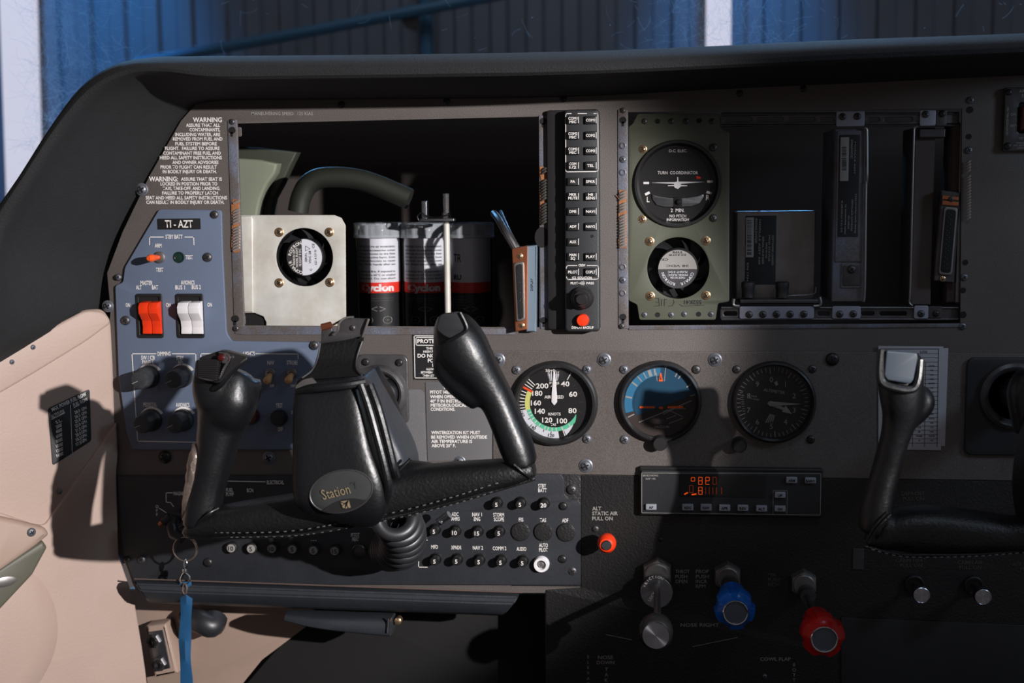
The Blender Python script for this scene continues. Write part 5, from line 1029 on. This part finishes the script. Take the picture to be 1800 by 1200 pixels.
limb(bm, [(778, 570, .20, 28, .030), (781, 600, .20, 36, .034), (784, 640, .20, 44, .036), (796, 658, .20, 50, .036), (820, 680, .20, 52, .034), (846, 705, .20, 40, .03)], 2.4)
gr = leather(bm, 'right_grip', y)
bm = NB()
limb(bm, [(327, 936, .200, 12, .020), (342, 928, .20, 30, .030), (370, 919, .20, 46, .036), (430, 911, .20, 58, .04), (520, 902, .20, 68, .042), (600, 890, .20, 76, .042), (690, 868, .20, 80, .042), (770, 852, .20, 74, .04), (850, 838, .20, 58, .038), (905, 828, .20, 44, .034), (940, 822, .20, 28, .026)], 2.8)
limb(bm, [(690, 838, .19, 60, .034), (720, 834, .19, 50, .034), (760, 836, .19, 44, .034)], 2.2)
br = leather(bm, 'lower_bar', y, 'leather2')
# hub
def hubshape(bm, st, ex=5):
    limb(bm, st, ex, 40, 4)
bm = NB(); hubshape(bm, [(588, 668, .202, 112, .050), (589, 690, .205, 122, .060), (594, 740, .208, 134, .066), (600, 790, .210, 146, .070), (607, 832, .211, 162, .072), (612, 858, .211, 164, .070), (613, 876, .209, 146, .062), (612, 890, .206, 104, .044)], 6)
hb = leather(bm, 'hub_cover', y, 'leather', .0022, 4)
bm = NB(); hubshape(bm, [(628, 655, .165, 56, .060), (640, 700, .165, 84, .064), (656, 760, .168, 100, .064), (672, 812, .170, 112, .064), (676, 846, .175, 96, .06)], 6)
leather(bm, 'hub_side', y, 'hubgrey', .0022, 2)  # hub side set to a paler grey-blue than the hub cover
bm = NB(); tube(bm, spl([P(634, 676, .2375), P(648, 716, .240), P(663, 770, .243), P(676, 820, .243), P(682, 856, .240), P(674, 886, .232), P(652, 908, .222)], 6), .0034, 10); tube(bm, spl([P(650, 676, .222), P(666, 720, .226), P(682, 780, .227), P(692, 822, .226), P(696, 836, .220)], 6), .0036, 10); part(hb, 'edge_piping', bm, 'leather')
bm = NB(); tube(bm, spl([P(524, 686, .232), P(560, 682, .2385), P(610, 677, .2385), P(640, 672, .232)], 5), .0034, 10); part(hb, 'top_ridge', bm, 'leather')
# shaft
bm = NB(); p0 = P(676, 690, .004); p1 = V((p0.x, -.19, p0.z)); tube(bm, [p0, p1], .0145, 28); part(y, 'column_shaft', bm, 'alum')
bm = NB(); tube(bm, [V((p0.x, -.10, p0.z)), V((p0.x, -.17, p0.z))], .020, 28); part(y, 'shaft_collar', bm, 'plastic')
# badge
BM = P(600, 863, .2465); ez = (P(655, 850, .2465)-P(545, 876, .2465)).normalized()
BFm = Fr(BM, ez, V((0, .04, 1)))
k = U(600, 863, 1, .245); bm = NB(); lathe(bm, BFm.M, [(1.0, -.004), (1.0, .0006), (.96, .0012), (.6, .0020), (.001, .0024)], 64, 0)
for v in bm.verts:
    q = BFm.M.inverted() @ v.co; v.co = BFm.M @ V((q.x*56*k, q.y*36*k, q.z))
bd = part(y, 'oval_badge', bm, 'medal', label='smoked oval badge')
bm = NB(); tube(bm, [BFm.w(56*k*math.cos(a/32*math.pi), 36*k*math.sin(a/32*math.pi), .0008) for a in range(64)], .0007, 8, True); part(bd, 'badge_rim', bm, 'gunmetal')
bm = NB(); 
put(bm, ([((34*k)*math.cos(math.radians(a)), -36*k+19*k*math.sin(math.radians(a))*1.0, 0) if 0 else (56*k*math.cos(math.radians(a))*.98, 36*k*math.sin(math.radians(a))*.98, 0) for a in range(222, 319, 6)] + [(x*k, (-13-abs(x/36)**2*10)*k, 0) for x in (36, 20, 0, -20, -36)], [tuple(range(22))]), BFm.M @ Matrix.Translation((0, 0, .0022)), 1)
vs, fs = text_geo('Station', 0.0)
text_at(bm, BFm.M @ Matrix.Translation((-8*k, 2*k, .0032)), 'Station', 50*k, 17*k, 0, 0, -.06); text_at(bm, BFm.M @ Matrix.Translation((27*k, 5*k, .0030)), "'T", 11*k, 13*k, 2, -.01)
sq = BFm.M @ Matrix.Translation((3*k, -23*k, .0034))
for q in ([(-7, 7), (6, 6), (-1, 3)], [(-7, 5), (-2, 2), (-6, 0)], [(8, 6), (8, -7), (4, -7), (3, -1)], [(2, -7), (2, -2), (-2, -7)], [(-6, -1), (0, 1), (-3, -6), (-6, -4)]): put(bm, ([(a*k, b*k, 0) for a, b in q], [tuple(range(len(q)))]), sq, 0)
part(bd, 'badge_lettering', bm, ['gold', 'hole', 'gunmetal'], smooth=-1)
# seams and stitches
bm = NB(); tube(bm, spl([P(333, 944, .208), P(420, 944, .216), P(520, 940, .218), P(620, 924, .218), P(720, 902, .216), P(800, 882, .216), P(870, 862, .213), P(940, 841, .205)], 6), .0016, 8); part(br, 'lower_seam', bm, 'leather2')
bm = NB(); tube(bm, spl([P(335, 938, .212), P(348, 920, .217), P(366, 903, .219), P(384, 893, .213)], 5), .0011, 8); tube(bm, spl([P(903, 816, .218), P(920, 830, .2175), P(934, 842, .210)], 5), .0011, 8); tube(bm, spl([P(682, 848, .208), P(702, 826, .210), P(722, 806, .208)], 5), .0013, 8); part(br, 'joint_seams', bm, 'leather')
stitches(br, [(340, 935, .214), (430, 936, .221), (520, 932, .222), (620, 915, .222), (720, 894, .221), (800, 872, .220), (870, 850, .218), (930, 834, .21)], 0)
stitches(br, [(400, 944, .219), (520, 941, .220), (620, 926, .220), (720, 905, .219), (800, 885, .218), (870, 863, .215)], 0, r=.0003)
# button pad on the right grip
def padplate(par, pts, d, mt, name, th=.0025, label=None, rim=True):
    F_ = PF.up(d); bm = NB(); plate(bm, F_, soft(pp(F_, pts), .003), (), -th, .0, .0008); o = part(par, name, bm, mt, label=label)
    return o
pd_ = padplate(y, [(774, 552), (806, 548), (812, 552), (821, 572), (819, 580), (790, 595), (780, 590), (766, 578)], .2315, 'rubber', 'button_pad', .006)
bm = NB(); tube(bm, spl([P(809, 549, .2325), P(815, 560, .2325), P(821, 575, .2325), P(817, 583, .2325), P(804, 591, .2325), P(786, 601, .231)], 5), .0013, 8); part(y, 'pad_rim', bm, 'leather')
# left switch head
F_ = PF.up(.2335); hd = part(y, 'switch_head', (lambda b: (plate(b, F_, soft(pp(F_, [(350, 628), (384, 617), (396, 618), (434, 628), (424, 634), (388, 672), (380, 674), (344, 664)]), .002), (), -.012, -.0002, .001), b)[1])(NB()), 'plastic')
bm = NB(); plate(bm, F_, soft(pp(F_, [(347, 632), (388, 630), (384, 668), (344, 660)]), .001), (), -.001, .0045, .001)
for i in range(9): tube(bm, [F_.hit(348, 634+i*3.4, .0050), F_.hit(388-i*.4, 633+i*3.9, .0050)], .0006, 6)
part(hd, 'ribbed_trim_switch', bm, 'plastic')
bm = NB(); tube(bm, spl([F_.hit(386, 620, .002), F_.hit(398, 622, .003), F_.hit(404, 630, .003), F_.hit(396, 645, .003), F_.hit(386, 664, .003), F_.hit(372, 668, .001), F_.hit(350, 663, .001)], 6), .0013, 8); lathe(bm, FM(F_, *F_.uv(397, 630), 0), [(.0042, 0), (.0042, .003), (.003, .0038)], 20); part(hd, 'chrome_surround', bm, 'chrome')
bm = NB(); lathe(bm, FM(F_, *F_.uv(392, 627), .003), [(.0026, 0), (.0026, .0026), (.002, .0034), (.0005, .0038)], 20); part(hd, 'red_button', bm, 'redled', label='dark red push button')
bm = NB(); tube(bm, spl([P(434, 630, .227), P(420, 640, .230), P(404, 658, .231), P(388, 676, .231), P(376, 684, .228)], 5), .0024, 8); part(y, 'head_seam', bm, 'leather')
# wrapped silver tape down the left grip
bm = NB(); limb(bm, [(348, 780, .206, 14, .012), (344, 805, .208, 22, .016), (338, 845, .208, 22, .016), (331, 885, .207, 18, .014), (327, 912, .206, 10, .01)], 2.2, 16)
for v in bm.verts: v.co += V(noise.noise_vector(v.co*300))*.0012
part(y, 'silver_tape', bm, 'tape', label='worn silver tape down the left grip')
# clip on top
bm = NB(); F1 = P
def sheet3(bm, a, b, th=.0016, n=8):
    A = spl(a, n); B_ = spl(b, n); off = V((0, th, 0)); q = [[bm.verts.new(p) for p in (x, y_, y_+off, x+off)] for x, y_ in zip(A, B_)]
    for i in range(len(q)-1):
        for j in range(4): bm.faces.new((q[i][j], q[i][(j+1) % 4], q[i+1][(j+1) % 4], q[i+1][j])).smooth = True
    bm.faces.new(q[0]); bm.faces.new(q[-1])
sheet3(bm, [P(524, 668, .232), P(546, 652, .225), P(556, 630, .215), P(564, 600, .207), P(568, 590, .205)], [P(642, 660, .232), P(630, 650, .225), P(628, 630, .215), P(638, 600, .207), P(640, 584, .205)])
part(y, 'clip_strap', bm, 'leather2')
bm = NB(); tube(bm, spl([P(531, 664, .2325), P(548, 651, .2265), P(558, 630, .2165), P(563, 602, .209)], 5), .0007, 6); tube(bm, spl([P(636, 659, .2325), P(627, 648, .2265), P(627, 630, .2165), P(637, 600, .209)], 5), .0009, 6); tube(bm, spl([P(563, 602, .209), P(600, 597, .211), P(638, 588, .209)], 5), .0009, 6); part(y, 'strap_edges', bm, 'gunmetal')
C_ = PF.up(.209); bm = NB(); plate(bm, C_, soft(pp(C_, [(565, 574), (585, 569), (604, 558), (646, 560), (642, 580), (636, 590), (564, 604)]), .0012), (soft(pp(C_, [(583, 574), (594, 568), (592, 582), (584, 585)]), .001),), -.002, 0, .0006); cl = part(y, 'clip_plate', bm, 'gunmetal')
bm = NB(); tube(bm, spl([P(585, 588, .212), P(594, 580, .213), P(596, 568, .213), P(606, 559, .212), P(622, 557, .211)], 5), .0009, 8); tube(bm, [P(648, 560, .211), P(642, 578, .212), P(637, 592, .210)], .0010, 8); tube(bm, [P(566, 575, .211), P(582, 571, .2115)], .003, 10, mi=1); part(cl, 'clip_wire', bm, ['zinc', 'copper'])
screw(cl, 620, 576, 5, 'zinc', .2092); screw(cl, 586, 586, 4, 'steel', .2092)
bm = NB(); sheet3(bm, [P(520, 678, .235), P(532, 668, .234), P(548, 664, .233)], [P(520, 683, .236), P(540, 676, .237), P(556, 673, .236)], .002, 5); part(y, 'clip_tongue', bm, 'zinc')
bm = NB(); lathe(bm, PM(703, 912, .12), [(.005, 0), (.005, .004), (.004, .005)], 16)
# coil cord
bm = NB(); ax = spl([P(690, 905, .150), P(706, 930, .10), P(706, 955, .07), P(697, 962, .045), P(684, 966, .026)], 60); N = len(ax); path = []
for i, p in enumerate(ax):
    t_ = (ax[min(i+1, N-1)]-ax[max(i-1, 0)]).normalized(); s_ = t_.cross(V((0, 0, 1))).normalized(); u_ = s_.cross(t_); a = i/N*2*math.pi*11
    path.append(p+(s_*math.cos(a)+u_*math.sin(a))*(.0145+.002*math.sin(i/N*3)))
tube(bm, spl(path, 2), .0060, 12); single('coiled_cord', bm, 'rubber', 'black coiled cord hanging under the left yoke bar', 'cord')
t = thing('cord_clamp', 'small bright metal cord clamp just below the left yoke bar', 'clamp', P(782, 912, .03))
bm = NB(); tube(bm, [P(770, 918, .03), P(790, 904, .032)], .0038, 12); part(t, 'clamp_barrel', bm, 'alum'); bm = NB(); tube(bm, [P(771, 916, .035), P(777, 920, .035)], .001, 6); part(t, 'clamp_pin', bm, 'chrome')
# ---------------------------------------------------------------- right yoke
y2 = thing('control_yoke', 'black leather right control yoke, cut off by the right picture edge', 'control yoke', P(1760, 800, .19), 'leather control yokes')
bm = NB()
limb(bm, [(1583, 622, .196, 62, .032), (1584, 640, .197, 76, .040), (1583, 670, .198, 78, .044), (1584, 700, .197, 74, .042), (1583, 728, .195, 64, .038), (1574, 765, .193, 50, .034), (1562, 810, .19, 48, .034), (1550, 855, .19, 50, .034), (1540, 900, .19, 56, .036), (1532, 935, .19, 46, .032)], 2.3)
limb(bm, [(1618, 682, .190, 22, .024), (1624, 698, .190, 34, .03), (1622, 712, .190, 38, .03), (1606, 728, .190, 40, .03), (1590, 742, .192, 36, .028)], 2)
leather(bm, 'left_grip', y2)
bm = NB(); limb(bm, [(1522, 952, .19, 14, .02), (1540, 945, .19, 40, .032), (1580, 932, .19, 74, .04), (1640, 931, .19, 86, .044), (1720, 935, .19, 76, .044), (1800, 938, .19, 64, .042), (1960, 930, .19, 70, .04)], 2.6)
limb(bm, [(1545, 915, .19, 50, .034), (1560, 925, .19, 60, .036)], 2); br2 = leather(bm, 'lower_bar', y2, 'leather2')
bm = NB(); hubshape(bm, [(1868, 700, .19, 120, .05), (1870, 780, .19, 150, .06), (1872, 860, .19, 170, .064), (1872, 930, .19, 150, .06)], 4); leather(bm, 'hub_cover', y2)
bm = NB(); limb(bm, [(1822, 664, .17, 60, .03), (1806, 690, .17, 70, .03), (1814, 760, .17, 60, .03)], 2.4); leather(bm, 'hub_shoulder', y2)
bm = NB(); p0 = P(1782, 690, .004); tube(bm, [p0, V((p0.x, -.18, p0.z))], .0145, 24); part(y2, 'column_shaft', bm, 'alum')
bm = NB(); F_ = PF.up(.2235); plate(bm, F_, soft(pp(F_, [(1558, 616), (1612, 620), (1614, 628), (1606, 668), (1600, 675), (1560, 668), (1554, 660)]), .0015), (), -.006, 0, .0012); part(y2, 'button_pad', bm, 'padgrey', label='blue grey blank button pad')
bm = NB(); tube(bm, spl([P(1550, 614, .2185), P(1547, 650, .2205), P(1551, 672, .2215), P(1575, 682, .2225), P(1603, 684, .2225), P(1614, 668, .2215), P(1618, 632, .2185)], 6), .0032, 10); part(y2, 'pad_rim', bm, 'leather')
bm = NB(); tube(bm, spl([P(1520, 960, .203), P(1580, 974, .206), P(1640, 975, .207), P(1720, 974, .207), P(1800, 968, .207), P(1900, 962, .207)], 6), .0014, 8); tube(bm, spl([P(1524, 950, .205), P(1540, 922, .209), P(1560, 900, .208)], 5), .0012, 8); tube(bm, spl([P(1530, 950, .207), P(1546, 924, .211), P(1566, 904, .209)], 5), .0012, 8); part(br2, 'seams', bm, 'leather2')
stitches(br2, [(1525, 963, .207), (1580, 977, .209), (1640, 979, .210), (1720, 977, .210), (1800, 971, .210), (1890, 965, .21)], 0)
t = thing('yoke_column_flange', 'dark square flange behind the right yoke at the right edge', 'flange', P(1755, 690))
bm = NB(); plate(bm, PF, prr(PF, 1697, 628, 1850, 800, 14, .004), (), .002, .006, .0015); part(t, 'flange_plate', bm, 'black')
bm = NB(); k = U(1770, 700, 1); lathe(bm, PM(1782, 695, .006), [(62*k, 0), (60*k, .004), (54*k, .006), (48*k, .004), (44*k, 0)], 48); part(t, 'bearing_ring', bm, 'flange')
# paper log sheets
t = thing('log_sheets', 'two overlapping grey printed table sheets pinned behind the right yoke grip', 'paper', P(1605, 700))
bm = NB(); plate(bm, PF, pp(PF, [(1550, 611), (1666, 611), (1660, 783), (1550, 783)]), (), .0021, .0025, .0001); part(t, 'back_sheet', bm, 'paper')
bm = NB(); plate(bm, PF, pp(PF, [(1543, 607), (1657, 608), (1653, 790), (1543, 788)]), (), .0026, .0031, .0001); sh = part(t, 'front_sheet', bm, 'paper')
bm = NB(); G_ = PF.up(.0031)
L(bm, G_, [(1548, 613), (1650, 613), (1647, 785)], 1); 
for i in range(22): L(bm, G_, [(1550, 621+i*7.5), (1649, 621+i*7.5)], .6)
L(bm, G_, [(1627, 637), (1625, 785)], .8); L(bm, G_, [(1606, 637), (1604, 785)], .8)
for i in range(18): TN(bm, G_, ('DATE', '100', '12.5', 'HRS')[i % 4], 1638, 643+i*7.7, 2.6); TN(bm, G_, ('NAME', '41', 'CAL', '88')[i % 4], 1616, 643+i*7.7, 2.6)
T(bm, G_, 'LOG', 1618, 1630, 618, 3.5); part(sh, 'table_print', bm, 'ink', smooth=-1)
# right edge ELT switch
t = thing('beacon_switch_panel', 'small grey lettered switch panel with dark red rocker at the top right edge', 'switch panel', P(1795, 210))
bm = NB(); plate(bm, PF, prr(PF, 1765, 153, 1850, 265, 4, .006), (prr(PF, 1790, 180, 1825, 234, 5, .006),), 0, .006, .001); part(t, 'face_plate', bm, 'flange')
bm = NB(); pbox(bm, PF, 1789, 180, 1826, 235, 0, .002, .0003); part(t, 'rocker_well', bm, 'hole'); bm = NB(); pbox(bm, PF, 1794, 186, 1822, 230, .002, .009, .0015); part(t, 'rocker', bm, 'redled', label='dark red rocker')
bm = NB(); G_ = PF.up(.006)
for s, x, yy, c in (('ARM', 1799, 160, 5), ('ELT', 1802, 168, 5), ('ON', 1781, 201, 4), ('ARM', 1781, 221, 4), ('TEST', 1796, 243, 3.6), ('WARNING', 1797, 251, 3), ('DO NOT TEST', 1797, 255.5, 3), ('OPERATE', 1797, 260, 3)): TN(bm, G_, s, x, yy, c)
TN(bm, G_, 'USE AUTHORIZED FREQ. ONLY', 1771, 212, 3.4, .0002, 0, 90, .72); letters(t, bm, 'silk')
screw(t, 1773, 162, 6, 'dark', .006); screw(t, 1771, 257, 7, 'dark', .006)
# ================================================================== radio
t = thing('autopilot_unit', 'long black autopilot unit with amber digit display and pale buttons', 'radio', P(1285, 867, .004))
QF = PF.up(.010)
bm = NB(); plate(bm, PF, prr(PF, 1124, 822, 1446, 908, 3, .008), (), .0012, .008, .0015); part(t, 'case', bm, 'plastic')
bm = NB(); plate(bm, PF, prr(PF, 1127, 829, 1444, 905, 2, .010), (), .008, .010, .0006); part(t, 'face_plate', bm, 'black')
bm = NB(); L(bm, QF, [(1128, 831), (1443, 832), (1442, 905), (1128, 901)], .9, .0002, 0, True); letters(t, bm, 'silk', 'face_border')
bm = NB(); pbox(bm, QF, 1195, 834, 1345, 873, 0, .0008, .0002); ds = part(t, 'display_window', bm, 'blackgloss')
def seg7(bm, x, y, h, on, mi, lw=.9):
    w_ = h*.5; s = h*.10; q = {'a': ((0, 0), (w_, 0)), 'b': ((w_, 0), (w_, h/2)), 'c': ((w_, h/2), (w_, h)), 'd': ((0, h), (w_, h)), 'e': ((0, h/2), (0, h)), 'f': ((0, 0), (0, h/2)), 'g': ((0, h/2), (w_, h/2))}
    for c_ in on:
        (a, b), (c, d) = q[c_]; L(bm, QF, [(x+a+s*(b < h/2)*0, y+b+.6), (x+c, y+d-.6)] if a == c else [(x+a+.6, y+b), (x+c-.6, y+d)], lw, .0010, mi)
bm = NB()
for x, yy, on, mi in ((1215, 839, 'abfg', 0), (1228, 838.5, 'abcdefg', 0), (1240.5, 838.5, 'abdefg', 0), (1253, 838.5, 'abcdef', 1), (1212, 853, 'abcdef', 1), (1228, 856, 'abcdefg', 0), (1240.5, 856, 'bcef', 1), (1253, 856, 'bcef', 1), (1262, 856, 'bc', 1)): seg7(bm, x, yy, 12.5, on, mi)
L(bm, QF, [(1204, 868), (1208, 866)], 2.5, .001, 0); L(bm, QF, [(1217, 869), (1223, 868)], 2.5, .001, 0)
part(ds, 'amber_digits', bm, ['glow', 'glowdim'], label='amber lit digits', smooth=-1)
for x0, x1, y0, y1, s in ((1135, 1154, 886, 896, 'AP'), (1199, 1219, 886, 897, 'HDG'), (1231.5, 1251, 886, 897.5, 'NAV'), (1264, 1283.5, 887, 898, 'APR'), (1296.5, 1315.5, 887.5, 898, 'REV'), (1329, 1348.5, 888.5, 899, 'ALT'), (1362, 1381, 865, 875, 'UP'), (1361.5, 1381, 889, 899, 'DN'), (1382, 1401.5, 838.5, 849, 'ARM'), (1415, 1434.5, 839.5, 849.5, 'BARO')):
    bm = NB(); lit = s in ('HDG', 'NAV'); pbox(bm, QF, x0, y0, x1, y1, 0, .003, .0006); b_ = part(t, 'push_button', bm, 'palebtn')  # button faces are plain pale grey
    bm = NB(); wd = len(s)*4.0; T(bm, QF, s, (x0+x1)/2-wd/2, (x0+x1)/2+wd/2, (y0+y1)/2+.8, 4.4, .0032, bold=.03); part(b_, 'button_label', bm, 'ink', smooth=-1)
bm = NB(); T(bm, QF, 'BENDIX/KING', 1130, 1157, 835.5, 3.2, .0003); T(bm, QF, 'KAP 140', 1135, 1152, 841, 3.2, .0003); L(bm, QF, [(1359, 903), (1359, 862), (1384, 862), (1383, 903)], .8, .0003); letters(t, bm, 'silk')
# ================================================================== engine and air controls
t = thing('static_air_knob', 'small red knob with silver centre under the ALT STATIC AIR lettering', 'knob', P(1062, 938, .001)); k = U(1067, 943, 1, .03)
bm = NB(); p0 = P(1063, 937, .001); p1 = P(1067, 943, .022); ax = p0.lerp(p1, 1)
bm = NB(); lathe(bm, PM(1068, 943, .0012), [(5*k, 0), (5*k, .012), (9*k, .014), (15.5*k, .017), (17*k, .022), (16*k, .027), (12*k, .030), (9*k, .0305), (8.5*k, .029)], 40); part(t, 'knob_body', bm, 'red')
bm = NB(); lathe(bm, PM(1068, 943, .0012), [(8.6*k, .028), (8.6*k, .0312), (7.5*k, .032), (.001, .032)], 28); part(t, 'silver_centre', bm, 'alum')
def hexnut(par, x, y, r, d0=.0012, mt='zinc', h=.009):
    k = U(x, y, 1); bm = NB(); lathe(bm, PM(x, y, d0) @ Matrix.Rotation(math.radians(30), 4, 'Z'), [(r*k, 0), (r*k, h), (r*.93*k, h+.0015), (r*.8*k, h+.002)], 6); part(par, 'hex_nut', bm, mt)
    bm = NB(); lathe(bm, PM(x, y, d0), [(r*.78*k, 0), (r*.78*k, h+.004), (r*.7*k, h+.005), (r*.5*k, h+.005)], 32); part(par, 'threaded_bush', bm, mt)
def MD(x, y, d): return PM(x, y, d)
t = thing('throttle_lever', 'black throttle knob with spun silver face and round friction lock plate', 'engine control', P(1155, 1016, .001))
hexnut(t, 1155, 1005, 28)
bm = NB(); k = U(1154, 1033, 1, .022); lathe(bm, MD(1154, 1030, .004), [(20*k, 0), (20*k, .012), (28.5*k, .013), (29.5*k, .016), (28.5*k, .020), (27.5*k, .0205), (.001, .0205)], 48); q = part(t, 'friction_disc', bm, 'alum')
bm = NB(); F_ = PF.up(.0248); TARC(bm, F_, 'FRICTION', 1154, 1033, 20, 172, 62, 4.6, .0003); TN(bm, F_, 'LOCK', 1146, 1048, 4.6, .0003, 0, 60); part(q, 'disc_lettering', bm, 'white', smooth=-1)
p0 = P(1155, 1024, .02)
bm = NB(); tube(bm, [V((p0.x, -.02, p0.z)), V((p0.x, -.115, p0.z))], .0032, 16); part(t, 'control_rod', bm, 'alum')
k = U(1153, 1117, 1, .145); pk = P(1153, 1116, .140); Mk = Matrix.Translation((pk.x, 0, pk.z)) @ ZF.M
bm = NB(); lathe(bm, Mk, [(9*k, .100), (12*k, .104), (14*k, .112), (22*k, .120), (30*k, .124), (31*k, .130), (30*k, .137), (26*k, .1395), (24.5*k, .1395)], 48); part(t, 'knob_body', bm, 'plastic')
bm = NB(); lathe(bm, Mk, [(24.5*k, .138), (24.5*k, .1412), (23.5*k, .142), (.001, .142)], 64); part(t, 'silver_face', bm, M['spun'], label='spun bright metal face')
def vernier(name, lbl, bx, by, fx, fy, d, r, rc, mt, lobes, rot):
    t = thing(name, lbl, 'engine control', P(bx, by, .001)); hexnut(t, bx, by-14, 26 if name != 'mixture_lever' else 25)
    pb = P(bx, by-10, .01); pf = P(fx, fy, d); pb2 = V((pf.x, -.008, pf.z)); Mz = Matrix.Translation((pf.x, 0, pf.z)) @ ZF.M @ Matrix.Rotation(rot, 4, 'Z'); k = U(fx, fy, 1, d)
    bm = NB(); lathe(bm, Mz, [(17*k, .01), (17*k, .026), (15*k, .028), (6*k, .028), (6*k, d-.03)], 32); part(t, 'control_shaft', bm, 'gunmetal')
    def lob(a, q, h):
        if h > d-.006 or h < d-.052: return 1
        c_ = math.cos(a*lobes); return 1-(.16 if h < d-.022 else .10)*(1 if c_ > .35 else 0)
    bm = NB(); lathe(bm, Mz, [(12*k, d-.054), (24*k, d-.053), (26*k, d-.050), (26*k, d-.034), (27*k, d-.030), (r*.93*k, d-.024), (r*k, d-.018), (r*k, d-.011), (r*.95*k, d-.0062), (r*.84*k, d-.0055), (rc*1.12*k, d-.002), (rc*1.08*k, d-.001)], 96, mod=lob); part(t, 'scalloped_knob', bm, mt)
    bm = NB(); lathe(bm, Mz, [(rc*1.08*k, d-.008), (rc*1.08*k, d), (rc*1.02*k, d+.0008), (rc*.94*k, d+.0004), (rc*.9*k, d-.0008)], 48); part(t, 'metal_rim', bm, 'chrome')
    bm = NB(); lathe(bm, Mz, [(rc*.91*k, d-.004), (rc*.91*k, d-.0008), (.001, d-.0006)], 40); part(t, 'centre_button', bm, 'capgrey')
vernier('propeller_lever', 'blue scalloped propeller control knob with grey centre button', 1278, 1024, 1293, 1077, .100, 37, 21, 'bluenob', 5, .4)
vernier('mixture_lever', 'red scalloped mixture control knob with grey centre button', 1411, 1036, 1449, 1124, .143, 40, 22.5, 'rednob', 5, .9)
for x, yb, fx, fy, d, nm, lb in ((1612, 1022, 1620, 1046, .036, 'cabin_heat_knob', 'dim round cabin heat knob with flat grey face under the right yoke'), (1716, 1027, 1728, 1049, .038, 'cabin_air_knob', 'dim round cabin air knob with bright streak, right of the cabin heat knob')):
    t = thing(nm, lb, 'knob', P(x, yb, .001)); pf = P(fx, fy, d); Mz = Matrix.Translation((pf.x, 0, pf.z)) @ ZF.M; k = U(fx, fy, 1, d)
    bm = NB(); lathe(bm, Mz, [(18*k, .0012), (18*k, .005), (16*k, .006), (14*k, .006), (13*k, .004), (5*k, .004), (5*k, d-.018), (12*k, d-.014), (15.5*k, d-.006), (15.5*k, d-.001), (14.6*k, d)], 40); part(t, 'knob_body', bm, 'plastic')
    bm = NB(); lathe(bm, Mz, [(14.8*k, d-.002), (14.8*k, d+.0006), (13.8*k, d+.001), (13.2*k, d+.0002), (.001, d+.0002)], 40); part(t, 'metal_face', bm, 'spun')
